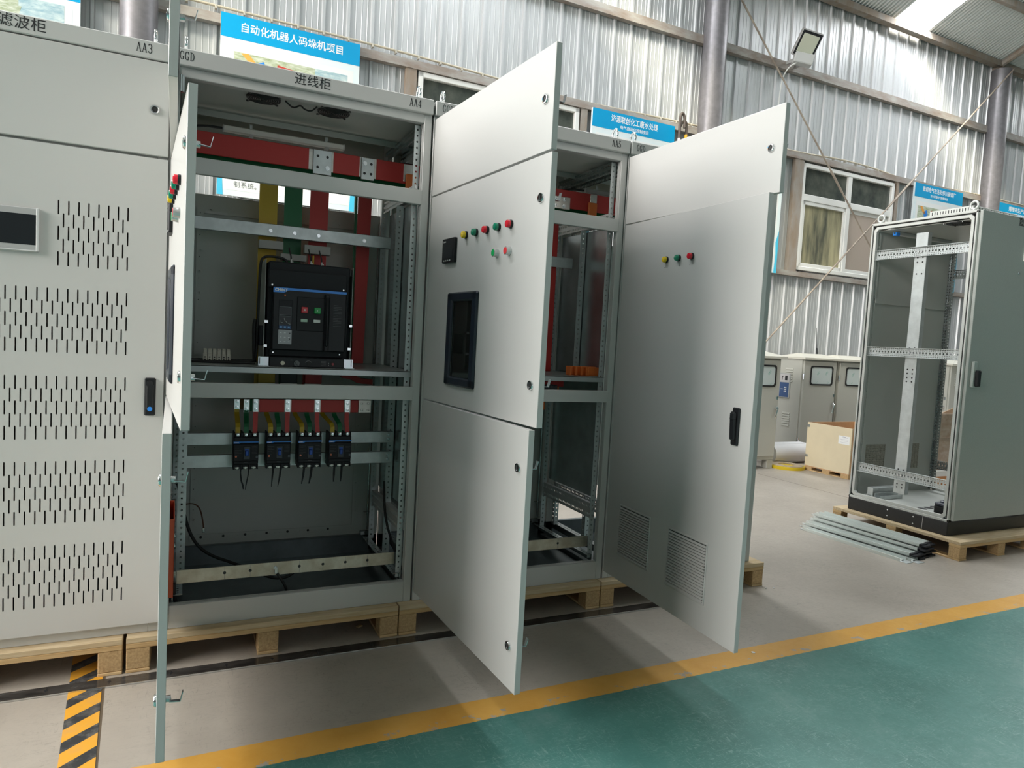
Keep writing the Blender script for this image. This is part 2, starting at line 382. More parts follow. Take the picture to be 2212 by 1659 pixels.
WIN = [(7.56, 9.47, 2.49, 3.93), (2.11, 4.0, 2.49, 3.95)]
struct(profiled('wall_back', X0, X1, 0, 6.6, [(a+.03, b-.03, c+.03, d-.03) for a, b, c, d in WIN]))
PLAIN = mat('plain_wall_sheet', (.33, .34, .35), .6)
def wall_box(name, *b): g = G(); g.box(*b); struct(g.build(name, PLAIN))
# left gable wall with its window opening, right gable wall, front wall with an opening shaped for the added front fill
g = G(); g.box(X0-.1, -5.2, 7.2, X0, 1.4, 12); g.box(X0-.1, -5.2, 0, X0, 1.4, 2.8); g.box(X0-.1, -16.2, 0, X0, -5.2, 12); g.box(X0-.1, 1.4, 0, X0, 6, 12); struct(g.build('wall_left', PLAIN))
wall_box('wall_right', X1, -16.2, 0, X1+.1, 6, 12)
g = G(); g.box(X0, -16.3, 0, 2.0, -16.2, 8); g.box(6.4, -16.3, 0, X1, -16.2, 8); g.box(2.0, -16.3, 4.1, 6.4, -16.2, 8); struct(g.build('wall_front', PLAIN))
# roof: corrugated sheets with translucent skylight strips
ROOF = mat('roof_sheet', (.68, .71, .70), .5, .2, noise=(1, .08))
def skylight_material():
    m = bpy.data.materials.new('translucent_skylight_sheet'); m.use_nodes = True; nt = m.node_tree
    for n in list(nt.nodes): nt.nodes.remove(n)
    o = nt.nodes.new('ShaderNodeOutputMaterial'); a = nt.nodes.new('ShaderNodeEmission'); t = nt.nodes.new('ShaderNodeBsdfTransparent'); ad = nt.nodes.new('ShaderNodeAddShader')
    a.inputs[0].default_value = (.95, .98, 1, 1); a.inputs[1].default_value = SKYLIGHT_STRENGTH; t.inputs[0].default_value = (.45, .45, .42, 1)
    nt.links.new(a.outputs[0], ad.inputs[0]); nt.links.new(t.outputs[0], ad.inputs[1]); nt.links.new(ad.outputs[0], o.inputs[0]); return m
SKYM = skylight_material()
YR = -6.2                                             # ridge line
SKY = [(c-.36, c+.36) for c in (-8.0, -2.4, 3.50, 9.43, 15.3)]
def roof_pt(x, t):                                    # t = horizontal distance from the back wall
    return (x, 4.25 - t, EAVE + math.tan(SLOPE)*(t - .25) + .02)
def roof_sheet(g, xa, xb, t0, t1, flip=False):
    n = max(1, round((xb-xa)/.0625)); w = (xb-xa)/n
    ys = [t0, t1]
    for i in range(n):
        for (fa, fb, ha, hb) in ((0, .3, 0, .018), (.3, .5, .018, .018), (.5, .8, .018, 0), (.8, 1, 0, 0)):
            a = xa + (i+fa)*w; b = xa + (i+fb)*w
            V = []
            for x, t, h in ((a, t0, ha), (b, t0, hb), (b, t1, hb), (a, t1, ha)):
                p = roof_pt(x, t)
                if flip: p = (p[0], 2*YR - p[1], p[2])
                V.append((p[0], p[1], p[2] + h))
            g.add(V, [(0, 1, 2, 3)])
edges = [X0]
for a, b in SKY: edges += [max(a, X0), b]
edges.append(X1); TR = 4.25 - YR; TS = 4.5
g = G()
for a, b in zip(edges[::2], edges[1::2]):
    roof_sheet(g, a, b, 0, TR)
for a, b in SKY: roof_sheet(g, max(a, X0), b, TS, TR)
g.add([(X0, YR, roof_pt(0, TR)[2]), (X1, YR, roof_pt(0, TR)[2]), (X1, -16.3, roof_pt(0, .25)[2]), (X0, -16.3, roof_pt(0, .25)[2])], [(0, 1, 2, 3)])
struct(g.build('ceiling', ROOF))
for k, (a, b) in enumerate(SKY):
    a = max(a, X0); g = G()
    p = [roof_pt(a, .22), roof_pt(b, .22), roof_pt(b, TS), roof_pt(a, TS)]
    g.add(p, [(0, 1, 2, 3)]); o = struct(g.build('window_%d' % (k+3), SKYM))
# eave beam, purlins, rafters
g = G(); g.box(X0, -.16, 6.06, X1, -.06, 6.145); struct(g.build('trim_1', RUSTY, None, WLOC, WROT))
TN = [20]
def trim(g, m, *a): TN[0] += 1; return struct(g.build('trim_%d' % TN[0], m, *a))
for t in (.98, 2.3, 3.7, 5.1, 6.5):
    x, y, z = roof_pt(0, t); g = G(); g.box(X0, y-.03, z-.10, X1, y+.03, z-.005); trim(g, RUSTY)
for u in (-.34, 5.80, 11.68, 17.6):
    p = wp(u, -.15, 6.10); g = G()
    g.tube([(p.x, p.y+.25, p.z-.09), (p.x, p.y-9.8, p.z-.09+10.05*math.tan(SLOPE))], .05, 8); trim(g, RUSTY)
# horizontal girts of the back wall
for k, (z0, z1, spans) in enumerate([(5.04, 5.14, [(X0, X1)]), (3.955, 4.035, [(X0, X1)]), (2.40, 2.465, [(X0, X1)]), (.9, .98, [(X0, 4.4)])]):
    g = G()
    for a, b in spans: g.box(a, -.085, z0, b, -.015, z1)
    struct(g.build('trim_%d' % (k+4), GIRT, None, WLOC, WROT))
for a, b in ((7.40, 7.56), (9.50, 9.55), (1.98, 2.09), (4.02, 4.10)): g = G(); g.box(a, -.075, 2.465, b, -.015, 3.955); trim(g, RUSTY, None, WLOC, WROT)
# round columns standing against the back wall
for u, lab in ((-.34, 'round grey steel column behind the cabinet lettered AA3'), (5.80, 'round grey steel column rising behind the open tall door of the last cabinet'), (11.68, 'round grey steel column at the far right under the roof corner')):
    g = G(); g.cyl((0, 0, 0), (0, 0, 6.0), .142, n=28); g.box(-.2, -.2, 0, .2, .2, .015)
    o = g.build('steel_column', STEELCOL, None, wp(u, -.15, 0), WROT, smooth=40); tag(o, lab, 'column', 'columns along the back wall')
# windows
FRAME = mat('white_window_frame', (.80, .80, .77), .45)
PANE = mat('dusty_dark_glass', (.045, .055, .05), .12, noise=(3.5, .5, (1, 1, 1), (.11, .12, .10)))
PANE_W = mat('dusty_glass_painted_sun', (.46, .42, .26), .25, noise=(2.0, .4, (3.0, 1, .45), (.10, .105, .08)))  # yellow sunlight and its streaks put into the colour of this dusty glass
NET = mat('beige_insect_net', (.44, .37, .31), .8)
def window(n, u0, u1, z0, z1, zm, lower):
    um = (u0+u1)/2; g = G(); f = .055; v0, v1 = -.07, .02
    g.cbox(u0, v0, z0, u1, v1, z0+f, .006); g.cbox(u0, v0, z1-f, u1, v1, z1, .006); g.cbox(u0, v0, z0, u0+f, v1, z1, .006); g.cbox(u1-f, v0, z0, u1, v1, z1, .006)
    g.cbox(um-.04, v0+.005, z0, um+.04, v1, z1, .006); g.cbox(u0, v0+.005, zm-.045, u1, v1, zm+.045, .006)
    w = struct(g.build('window_%d' % n, FRAME, None, WLOC, WROT))
    g = G(); s = .05
    for a, b, d in ((u0+f, um-.02, 0), (um-.02, u1-f, .02)):
        y0, y1 = v0+.015+d, v0+.045+d; za, zb = z0+f, zm-.045
        g.cbox(a, y0, za, b, y1, za+s, .004); g.cbox(a, y0, zb-s, b, y1, zb, .004); g.cbox(a, y0, za, a+s, y1, zb, .004); g.cbox(b-s, y0, za, b, y1, zb, .004)
    g.build('sliding_sash', FRAME, w)
    for a, b, za, zb, mm, nm in ((u0+f, um-.04, zm+.045, z1-f, PANE, 'pane'), (um+.04, u1-f, zm+.045, z1-f, PANE, 'pane'), (u0+f, um, z0+f, zm-.045, lower[0], 'pane'), (um, u1-f, z0+f, zm-.045, lower[1], 'insect_screen')):
        g = G(); g.box(a, -.028, za, b, -.022, zb); g.build(nm, mm, w)
window(1, 7.56, 9.47, 2.49, 3.93, 3.475, (PANE_W, NET)); window(2, 2.11, 4.0, 2.49, 3.95, 3.475, (PANE, PANE))
# cable clipped along the ribs above the middle girt
CABLE = mat('beige_cable', (.55, .49, .38), .6)
g = G(); pts = [(-1.2, 4.11), (.13, 4.105), (1.5, 4.10), (2.4, 4.085), (3.75, 4.03), (4.6, 4.045), (5.6, 4.075), (6.6, 4.055), (7.5, 4.045), (8.2, 4.085), (8.8, 4.085), (9.3, 4.05), (9.75, 4.015), (10.3, 4.03), (11.5, 4.06), (12.6, 4.06), (14, 4.06)]
g.tube([(a, -.055, z) for a, z in pts], .012, 8, sm=2); o = root('wall_cable', 'beige cable clipped along the ribs of the back wall above the middle girt', 'cable', WLOC, TH)
g.build('cable', CABLE, o, smooth=60); CLIP = mat('beige_clip', (.52, .49, .42), .5)
def cz(u):
    for (a, za), (b, zb) in zip(pts, pts[1:]):
        if a <= u <= b: return za + (zb-za)*(u-a)/(b-a)
    return 4.06
k = 0; c = .48 - 5*.2325
while c < 12.8:
    if abs(c-5.8) > .2 and abs(c-11.68) > .2 and abs(c+.34) > .2: g = G(); g.cbox(c-.009, -.069, cz(c)-.026, c+.009, -.023, cz(c)+.008, .003); g.build('cable_clip', CLIP, o)
    c += .2325
# brace rods crossing in the bay between the second and third column
ROD = mat('brace_rod', (.44, .38, .31), .65, noise=(9, .4, (1, 1, 1), (.27, .22, .18)))
def rod(lab, a, b):
    A = wp(*a); B = wp(*b); g = G(); g.tube([A, A.lerp(B, .5), B], .0115, 8); m = A.lerp(B, .55); n = A.lerp(B, .62); g.tube([m, n], .016, 6)
    tag(g.build('brace_rod', ROD, None, smooth=50), lab, 'brace rod', 'crossed brace rods of the back wall')
rod('thin brown brace rod running down to the right across the tall floodlight bay', (5.97, -.16, 5.84), (9.62, -.16, 2.25))
rod('thin brown brace rod rising to the right up to the far right column', (5.95, -.19, .52), (11.70, -.315, 5.98))
# floodlight on the upper girt
o = root('floodlight', 'grey rectangular floodlight bracketed on the upper wall girt', 'floodlight', wp(7.16, -.06, 5.13), TH)
FG = mat('grey_die_cast', (.38, .38, .37), .5); g = G()
g.T = Matrix.Translation((-.01, -.20, .04)) @ Matrix.Rotation(R(-32), 4, 'Z') @ Matrix.Rotation(R(30), 4, 'X') @ Matrix.Rotation(R(16), 4, 'Y')
g.cbox(-.14, -.02, -.02, .14, .05, .30, .012)
g.build('housing', FG, o); g2 = G(); g2.T = g.T; g2.box(-.128, -.026, 0, .128, -.0195, .285); g2.build('black_gasket', BLACKM, o)
g2 = G(); g2.T = g.T; g2.cbox(-.105, -.034, .03, .105, -.025, .255, .004); g2.build('lens', mat('floodlight_reflector', (.55, .57, .46), .3), o)
g2 = G(); g2.T = Matrix.Translation((-.01, -.24, .04)) @ Matrix.Rotation(R(-32), 4, 'Z') @ Matrix.Rotation(R(12), 4, 'Y'); g2.cbox(-.12, -.07, -.13, .12, .06, .0, .01); g2.build('driver_box', LGREYP, o)
g2 = G(); g2.box(-.10, -.26, -.035, -.085, .04, .005); g2.box(.085, -.26, -.035, .10, .04, .005); g2.box(-.10, .01, -.035, .10, .04, .005); g2.build('bracket', FG, o)
g2 = G(); g2.tube([(-.10, -.25, -.06), (-.13, -.08, -.10), (-.14, .0, -.3), (-.14, .005, -.95)], .009, 6, sm=2); g2.build('supply_cable', WHITEP, o)
# bent black conduit with white sleeves beside the second column
o = root('bent_conduit', 'dark bent conduit loops with white sleeves beside the second steel column', 'conduit', wp(5.37, -.2, 3.7), TH); g = G()
g.tube([(-.06, 0, .12), (-.06, 0, .36), (-.05, 0, .41), (-.015, 0, .415), (.01, 0, .36), (.01, 0, .25)], .017, 8, sm=2); g.tube([(-.03, .03, .27), (.0, .03, .33), (.045, .03, .345), (.07, .03, .30), (.065, .03, .18)], .017, 8, sm=2)
g.build('bent_pipe', mat('dark_conduit', (.09, .07, .06), .5), o, smooth=50); g = G(); g.cyl((-.06, 0, -.25), (-.06, 0, .12), .017); g.cyl((.065, .03, -.25), (.065, .03, .12), .017); g.build('white_sleeve', WHITEP, o, smooth=50)
g = G(); g.cyl((.065, .03, .12), (.065, .03, .19), .019); g.build('yellow_tape_wrap', mat('yellow_tape', (.75, .42, .03), .5), o, smooth=50)
# two thin black antennas rising behind the outdoor cabinets
for u, lab in ((8.06, 'thin black whip antenna on the wall above the middle outdoor cabinet'), (9.12, 'thin black whip antenna on the wall beside the grey open cabinet')):
    g = G(); a = wp(u, -.12, 1.32); b = wp(u-.06, -.12, 1.72); g.tube([a, b], .004, 6); g.tube([a, a.lerp(b, .3)], .009, 6)
    tag(g.build('whip_antenna', BLACKM, None), lab, 'antenna', 'whip antennas above the outdoor cabinets')

# ---------------------------------------------------------------- project signs hung on the wall
SKYB = mat('sign_blue', (.0, .34, .66), .35); SIGNW = mat('sign_pale_blue', (.66, .80, .86), .35, noise=(1.2, .2, (1, 1, 1), (.80, .88, .88))); SIGNI = mat('sign_white', (.84, .86, .85), .35); SIGNC = mat('sign_cyan', (.08, .55, .80), .35); SIGNE = mat('sign_edge', (.5, .52, .52), .4)
def sign(u0, u1, z0, z1, label, title, sub=None, pic=None, tsize=.082, corners=True, small=None, toff=None, tsx=1.):
    w = u1-u0; h = z1-z0; o = root('project_sign', label, 'sign', wp(u0, -.15, z0), TH, 'project signs on the back wall')
    g = G(); g.box(0, 0, 0, w, .03, h); g.build('board', [SIGNW], o)
    g = G(); g.box(0, -.0015, h-.20, w, 0, h); g.build('title_band', SKYB, o)
    g = G(); g.box(.055, -.0012, .05, w-.055, 0, h-.26); g.build('inner_field', SIGNI, o)
    if corners:
        for x, s in ((0, 1), (w, -1)): g = G(); g.prism([(0, 0), (.05*s, 0), (.035*s, .25), (.05*s, .4), (0, .55)], (x, -.0016, .0), (1, 0, 0), (0, 0, 1), (0, .0008, 0)); g.build('corner_wave', SIGNC, o)
    if title: text('title_text', title, tsize, WHITE, o, (w*.5 if toff is None else toff, -.002, h-(.10 if not sub else .075)), bold=.0013, align='CENTER', space=1.02, sx=tsx)
    if sub: text('subtitle_text', sub, tsize*.55, WHITE, o, (w*.5, -.002, h-.155), bold=.0006, align='CENTER')
    if pic:
        x0, x1, za, zb = pic; g = G()
        P = [mat('print_steel_blue', (.25, .42, .50), .4, noise=(9, .5, (1, 1, 3), (.62, .72, .70))), mat('print_orange', (.85, .38, .08), .4), mat('print_blue', (.03, .22, .66), .4), mat('print_olive', (.30, .36, .20), .4, noise=(14, .4, (1, 1, 4), (.62, .66, .56))), mat('print_red', (.50, .06, .04), .4)]
        W = x1-x0; H = zb-za
        g.box(x0, -.0020, za, x1, -.001, zb, 3)
        def pp(poly, k, dy): g.prism([(x0+a*W, za+b*H) for a, b in poly], (0, -.0020-dy, 0), (1, 0, 0), (0, 0, 1), (0, .0006, 0), k)
        pp([(.70, .78), (1, .62), (1, 1), (.70, 1)], 0, .0003); pp([(.36, .86), (.62, .80), (.60, .90), (.37, .94)], 4, .0004); pp([(.06, .99), (.17, .84), (.22, .86), (.12, 1)], 1, .0006); pp([(.16, .88), (.25, .94), (.29, .84), (.2, .74)], 2, .0006); pp([(.38, .66), (.64, .72), (.62, .2), (.36, .2)], 4, .0006); pp([(.55, .92), (.72, .9), (.66, .6)], 3, .0009); pp([(.05, .4), (.3, .45), (.33, .1), (.05, .1)], 1, .0006)
        g.build('printed_picture', P, o)
    for s in (small or []): text('caption_text', s[0], s[3], mat('grey_print', (.18, .20, .20), .5), o, (s[1], -.002, s[2]))
    return o
sign(.285, 1.50, 2.47, 4.03, 'blue and white project sign directly above the cabinet lettered AA4', '自动化机器人码垛机项目', pic=(.11, 1.105, .55, 1.25), tsize=.088, toff=.61, tsx=.93,
     small=[('制系统。', .135, .10, .058)])
sign(-1.97, -.752, 2.47, 4.03, 'blue and white project sign at the left edge above the cabinet lettered AA3', '', pic=(.11, 1.11, .55, 1.31))
o = sign(4.12, 5.28, 2.42, 3.965, 'blue and white sign above the AA5 cabinet left of the second column', '济源联创化工废水处理', '电气自动化控制项目', pic=(.12, 1.04, .5, 1.15), tsize=.082, tsx=.80)
sign(5.93, 7.11, 2.395, 3.965, 'project sign mostly hidden behind the tall door of the last cabinet', '', pic=(.12, 1.04, .5, 1.15))
sign(9.81, 10.98, 2.44, 3.985, 'blue and white sign standing above the grey open cabinet right of the big window', '景和电气在洛阳伊川碳素厂', '污水处理电气控制项目', pic=(.10, .95, .5, 1.22), tsize=.078, tsx=.86)
sign(11.94, 13.12, 2.44, 3.985, 'blue and white sign at the right edge beyond the far right column', '熔喷布生产厂家', '电气自动化控制项目', pic=(.10, .95, .5, 1.22), tsize=.084)
# ---------------------------------------------------------------- low-voltage switchgear row, cabinets on pallets
ZB = .135
WOOD = mat('plywood_deck', (.62, .50, .33), .7, noise=(5, .25, (1, 14, 14), (.50, .37, .21)))
WOODE = mat('plywood_edge', (.66, .47, .25), .7, noise=(30, .3, (.06, .06, 2.2), (.50, .32, .14)))
CHIPB = mat('chipboard_block', (.60, .41, .21), .8, noise=(120, .35, (1, 1, 1), (.43, .28, .13)))
def pallet(label, x0, y0, w, d, h=ZB, rz=0, blocks=None, group='wooden pallets under the cabinets'):
    o = root('wooden_pallet', label, 'pallet', (x0, y0, 0), rz, group)
    g = G(); g.cbox(0, 0, h-.022, w, d, h, .002)
    g.build('deck', WOOD, o)
    g = G(); bx = blocks or [0, w/2-.04, w-.08]; by = [0, d/2-.04, d-.08]
    for y in by: g.cbox(0, y, h-.042, w, y+.08, h-.022, .002)
    g.build('stringer_board', WOODE, o)
    for x in bx:
        for y in by:
            g = G(); g.cbox(x, y+.002, .012, x+.08, y+.078, h-.042, .003); g.build('block', CHIPB, o)
        g = G(); g.cbox(x, 0, 0, x+.08, d, .012, .002); g.build('bottom_board', WOODE, o)
    return o
pallet('plywood pallet under the cabinet lettered AA3', -1.10, -.045, .99, .84, blocks=[0, .43, .91])
pallet('plywood pallet under the AA4 cabinet with the black circuit breaker', -.098, -.045, 1.05, .84, blocks=[0, .468, .97])
pallet('plywood pallet under the cabinet lettered AA5', .957, -.045, 1.045, .84, blocks=[0, .48, .965])
pallet('plywood pallet under the last cabinet of the row, its right corner sticking out', 2.008, -.045, 1.10, .84, blocks=[0, .49, 1.02])

def lock(g, x, z, mi=0):
    g.lathe((x, 0, z), (0, -1, 0), [(0, .0135), (.003, .0135), (.006, .0115), (.0062, .009), (.003, .0085)], 20, mi)
def lock_parts(door, x, z, hook=True, inner=.02, hs=1):
    g = G(); g.lathe((x, 0, z), (0, -1, 0), [(-.001, .0165), (.003, .0168), (.0066, .0145), (.0070, .0105), (.0030, .0098)], 20); lk = g.build('cam_lock', CHROME, door, smooth=40)
    g.__init__(); g.cyl((x, -.003, z), (x, -.0042, z), .0095, n=14); g.box(x-.0025, -.0062, z-.006, x+.0025, -.0042, z+.006)
    g.build('lock_core', mat('dark_lock_core', (.05, .05, .05), .4, .4), door)
    if hook:
        g = G(); g.cyl((x, inner, z), (x, inner+.014, z), .009, n=12); t = .002; y = inner+.013
        g.band([(x, y, z), (x+.012*hs, y+.0, z-.002), (x+.012*hs, y+.024, z-.004), (x+.014*hs, y+.030, z+.022)], .013, t, (1, 0, .0))
        g.build('latch_cam', ZINC, door)
def pilot(door, x, z, lens, name='pilot_lamp'):
    g = G(); g.lathe((x, 0, z), (0, -1, 0), [(0, .0145), (.005, .0148), (.0085, .0140)], 20, 0); g.lathe((x, -.0085, z), (0, -1, 0), [(0, .0132), (.008, .0134), (.0115, .0115), (.0128, .006)], 20, 1)
    g.build(name, [BLACK, lens], door, smooth=35)
def button(door, x, z, capm):
    g = G(); g.lathe((x, 0, z), (0, -1, 0), [(0, .0150), (.006, .0150), (.008, .0138), (.018, .0138), (.0185, .0122)], 20, 0); g.cyl((x, -.017, z), (x, -.0192, z), .0118, n=20, m=1)
    g.build('push_button', [mat('satin_bezel', (.62, .63, .62), .25, .7), capm], door, smooth=35)
def door(parent, hx, z0, z1, w, angle, ZB_=0.):
    """door with its hinge on the left; outer face at local y=0"""
    e = bpy.data.objects.new('door', None)
    g = G(); h = z1-z0; t = .022
    g.cbox(0, 0, 0, w, .0025, h, .0012); g.cbox(0, .001, 0, .0025, t, h, .001); g.cbox(w-.0025, .001, 0, w, t, h, .001); g.cbox(0, .001, 0, w, t, .0025, .001); g.cbox(0, .001, h-.0025, w, t, h, .001)
    g.cbox(.002, t-.002, .002, .022, t, h-.002, .0006); g.cbox(w-.022, t-.002, .002, w-.002, t, h-.002, .0006); g.cbox(.022, t-.002, .002, w-.022, t, .022, .0006); g.cbox(.022, t-.002, h-.022, w-.022, t, h-.002, .0006)
    o = g.build('door', PAINT, parent, (hx, -.02, z0), (0, 0, R(-angle)))
    g = G(); a = .024
    g.box(a, .0028, a, a+.012, .016, h-a); g.box(w-a-.012, .0028, a, w-a, .016, h-a); g.box(a, .0028, a, w-a, .016, a+.012); g.box(a, .0028, h-a-.012, w-a, .016, h-a)
    g.build('door_gasket', RUBBER, o); return o
def hinge(parent, x, z): 
    g = G(); g.cyl((x, -.012, z-.03), (x, -.012, z+.03), .006, n=10); g.box(x, -.012, z-.03, x+.012, .004, z+.03); g.build('hinge', ZINC, parent)
def instrument_window(d, x0, x1, z0, z1, zo=0):
    g = G(); b = .044; y0, y1 = -.010, .004; zz0, zz1 = z0, z1; c = .006
    g.cbox(x0, y0, z0, x0+b, y1, z1, c); g.cbox(x1-b, y0, z0, x1, y1, z1, c); g.cbox(x0, y0, z0, x1, y1, z0+b*.8, c); g.cbox(x0, y0, z1-b*.8, x1, y1, z1, c)
    g.build('instrument_window_frame', mat('dark_navy_plastic', (.015, .022, .035), .3), d, smooth=None)
def eye(parent, x, y, z, r=.022):
    g = G(); n = 20; pts = [(x, y + r*math.sin(2*math.pi*i/n), z+.016+r + r*math.cos(2*math.pi*i/n)*-1.15) for i in range(n+1)]
    g.tube(pts, .0055, 8, cap=False); g.cyl((x, y, z), (x, y, z+.016), .010, n=12); g.build('lifting_eye', CHROME, parent, smooth=60)
D = .66
def cabinet(label, x0, w, name_l=None, name_c=None, name_r=None, inside=True, divider=True, rear='full', left_side=False, tube=True, shelf=False, beam=False, left_posts=True, rz_open=True):
    c = root('switchgear_cabinet', label, 'electrical cabinet', (x0, 0, ZB), 0, 'switchgear cabinets in the row')
    # front frame
    g = G(); b = .034
    g.cbox(0, 0, 0, b, .032, 2.138, .002); g.cbox(w-b, 0, 0, w, .032, 2.138, .002); g.cbox(b, 0, 0, w-b, .032, .092, .002); g.cbox(b, 0, 2.102, w-b, .032, 2.138, .002)
    g.build('front_frame', PAINT, c)
    g = G(); g.cbox(0, -.020, 2.138, w, .012, 2.2, .003)
    h = g.build('header', PAINT, c)
    if name_l: serif_text('header_lettering', name_l, .030, h, (.030, -.0202, 2.158), .92)
    if name_r: serif_text('header_lettering', name_r, .032, h, (w-.108, -.0202, 2.156), .92)
    if name_c: text('header_lettering', name_c, .047, INK, h, (w/2 + (.057 if w < 1.0085 and not inside else 0), -.0204, 2.170), align='CENTER', sx=.98, space=1.05)
    # roof and its lifting eyes
    g = G(); g.cbox(0, .012, 2.188, w, D+.02, 2.2, .002); g.cbox(.02, .03, 2.122, w-.02, .45, 2.126, .001); g.cbox(.02, .446, 2.096, w-.02, .45, 2.126, .001); g.cbox(.02, .47, 2.16, w-.02, D, 2.164, .001)
    g.build('roof', PAINT_IN, c)
    for ex in (.05, w-.05): eye(c, ex, .05, 2.2); eye(c, ex, D-.03, 2.2)
    # sills, floor
    g = G(); g.cbox(b, .032, .035, w-b, D, .039, .001); g.cbox(0, D-.03, 0, w, D, .130, .002); g.cbox(0, .03, 0, .03, D-.03, .06, .002); g.cbox(w-.03, .03, 0, w, D-.03, .06, .002)
    g.build('floor_panel', mat('dark_galvanised_floor', (.20, .23, .24), .3, .6, noise=(5, .3)), c)
    # rear door
    if rear:
        zlo = .10 if rear == 'full' else .33
        g = G(); g.cbox(.004, D-.004, zlo if rear == 'full' else .33, w-.004, D+.016, 1.795, .002)
        g.cbox(.03, D-.01, 1.965, w-.03, D+.016, 2.19, .002)
        p = g.build('rear_panel', PAINT_IN, c)
        for xa in (0, w-.045): g = G(); g.cbox(xa, D-.03, .05, xa+.045, D+.001, 2.19, .002); g.build('rear_post', PAINT_IN, c)
        if rear == 'full':
            g = G(); m = 0; z0, z1 = .155, 1.735; xa, xb = .105, w-.105; f = .028; y = D-.012; pit = .0245
            sk = None
            g.perf((xa, y, z0), (1, 0, 0), (0, 0, 1), xb-xa, f, pit*1.0, .0024); g.perf((xa, y, z1-f), (1, 0, 0), (0, 0, 1), xb-xa, f, pit*4, .0065)
            g.perf((xa, y, z0+f), (0, 0, 1), (1, 0, 0), z1-z0-2*f, f, pit*4, .0065); g.perf((xb-f, y, z0+f), (0, 0, 1), (1, 0, 0), z1-z0-2*f, f, pit*4, .0065)
            g.build('stiffening_frame', GALV_D if False else PAINT_IN, c, solid=.002)
            g = G()
            for i in range(7): g.cyl((xa+.05+i*.1, y-.0025, z0+f/2), (xa+.05+i*.1, y-.0012, z0+f/2), .0062, n=10)
            for i in range(15): 
                for xx in (xa+f/2-.0, xb-f/2): g.cyl((xx, y-.0022, z0+.10+i*.1+.05), (xx, y-.0012, z0+.10+i*.1+.05), .0022, n=6)
            g.build('frame_hole_plugs', INK, c)
            g = G(); g.box(.14, D-.018, 1.705, .235, D-.016, 1.718); g.build('paper_label', LGREYP, c)
            g = G(); x = w-.055; g.cyl((x, D-.03, .16), (x, D-.03, 1.75), .004, n=8); g.cbox(x-.035, D-.03, .12, x+.035, D-.012, .15, .003); g.cbox(x-.02, D-.04, .25, x+.02, D-.02, .254, .001); g.build('locking_rod', GALV_D, c)
    # inner lips of the front frame with small holes
    if inside:
        g = G(); g.perf((w-b-.0015, .004, .10), (0, 0, 1), (0, 1, 0), 2.0, .024, .0255, .0021); g.perf((b, .004, .0935), (1, 0, 0), (0, 1, 0), w-2*b, .026, .0255, .0021); g.build('frame_lip', PAINT, c, solid=.001)
    # perforated angle posts
    def post(x, y, z0, z1, wd, pit=.0255, r=.0046, side=0):
        g = G(); g.perf((x, y, z0), (0, 0, 1), (1, 0, 0), z1-z0, wd, pit, r, r)
        sx = x if side == 0 else x+wd
        g.perf((sx, y, z0), (0, 0, 1), (0, 1, 0), z1-z0, wd, pit, r, r)
        return g.build('perforated_post', GALV, c, solid=.002)
    if inside:
        post(w-.062, .045, .10, 2.10, .026, side=1)
        post(w-.052, .32, .12 if left_side else 1.0, 1.80, .033, side=1); post(.054, .28, .12, 1.80, .033)
        post(w-.056, .585, .12, 2.08, .026, side=1); post(.030, .585, .12, 2.08, .026)
        # depth rails
        for x, s in ((w-.036, 1), (.036, -1)):
            g = G(); 
            for zz in (2.06, 2.085): g.perf((x, .04, zz), (0, 1, 0), (0, 0, 1), .60, .025, .0125, .0032, .006, n=4)
            g.box(x-.0005, .04, 2.11, x+.028*s, .64, 2.112)
            g.build('depth_rail', GALV_D, c, solid=.0018)
            for z0, z1, ya, yb in ((1.80, 1.855, .055, .60), (.30, .375, .055, .60)):
                g = G(); hh = (z1-z0)/2
                for k in range(2): g.perf((x-.006*s, ya, z0+hh*k), (0, 1, 0), (0, 0, 1), yb-ya, hh, .0145, .003, .005, n=4)
                g.box(x-.006*s, ya, z1-.0015, x+.014*s, yb, z1)
                g.build('side_bracket', LGREYP, c, solid=.0018)
                g = G()
                for zz in (z0+.018, z1-.018): g.lathe((x-.008*s, .058, zz), (0, -1, 0), [(-.004, .004), (.010, .004), (.010, .0085), (.017, .0085)], 6)
                g.build('bracket_bolt', ZINC, c)
            g = G(); g.perf((x-.01*s, .03, .122), (0, 1, 0), (-s, 0, 0), .6, .034, .0255, .0045); g.box(x-.008*s, .03, .09, x-.010*s, .63, .122); g.build('base_angle', GALV_D, c, solid=.002)
    if divider:
        g = G(); g.cbox(w-.014, .075, .40, w-.010, .585, 1.792, .0008); g.build('divider_sheet', GALV_D, c)
    if left_side:
        g = G(); g.cbox(0, .03, 0, .003, D, 2.19, .001); g.build('side_panel', PAINT_IN, c)
    if inside:
        # painted cross rails of the front frame
        for z0, z1 in ((1.757, 1.819), (.908, .967)):
            g = G(); g.cbox(.03, -.002, z0, w-.03, .02, z1, .002); g.build('cross_rail', PAINT, c)
    return c

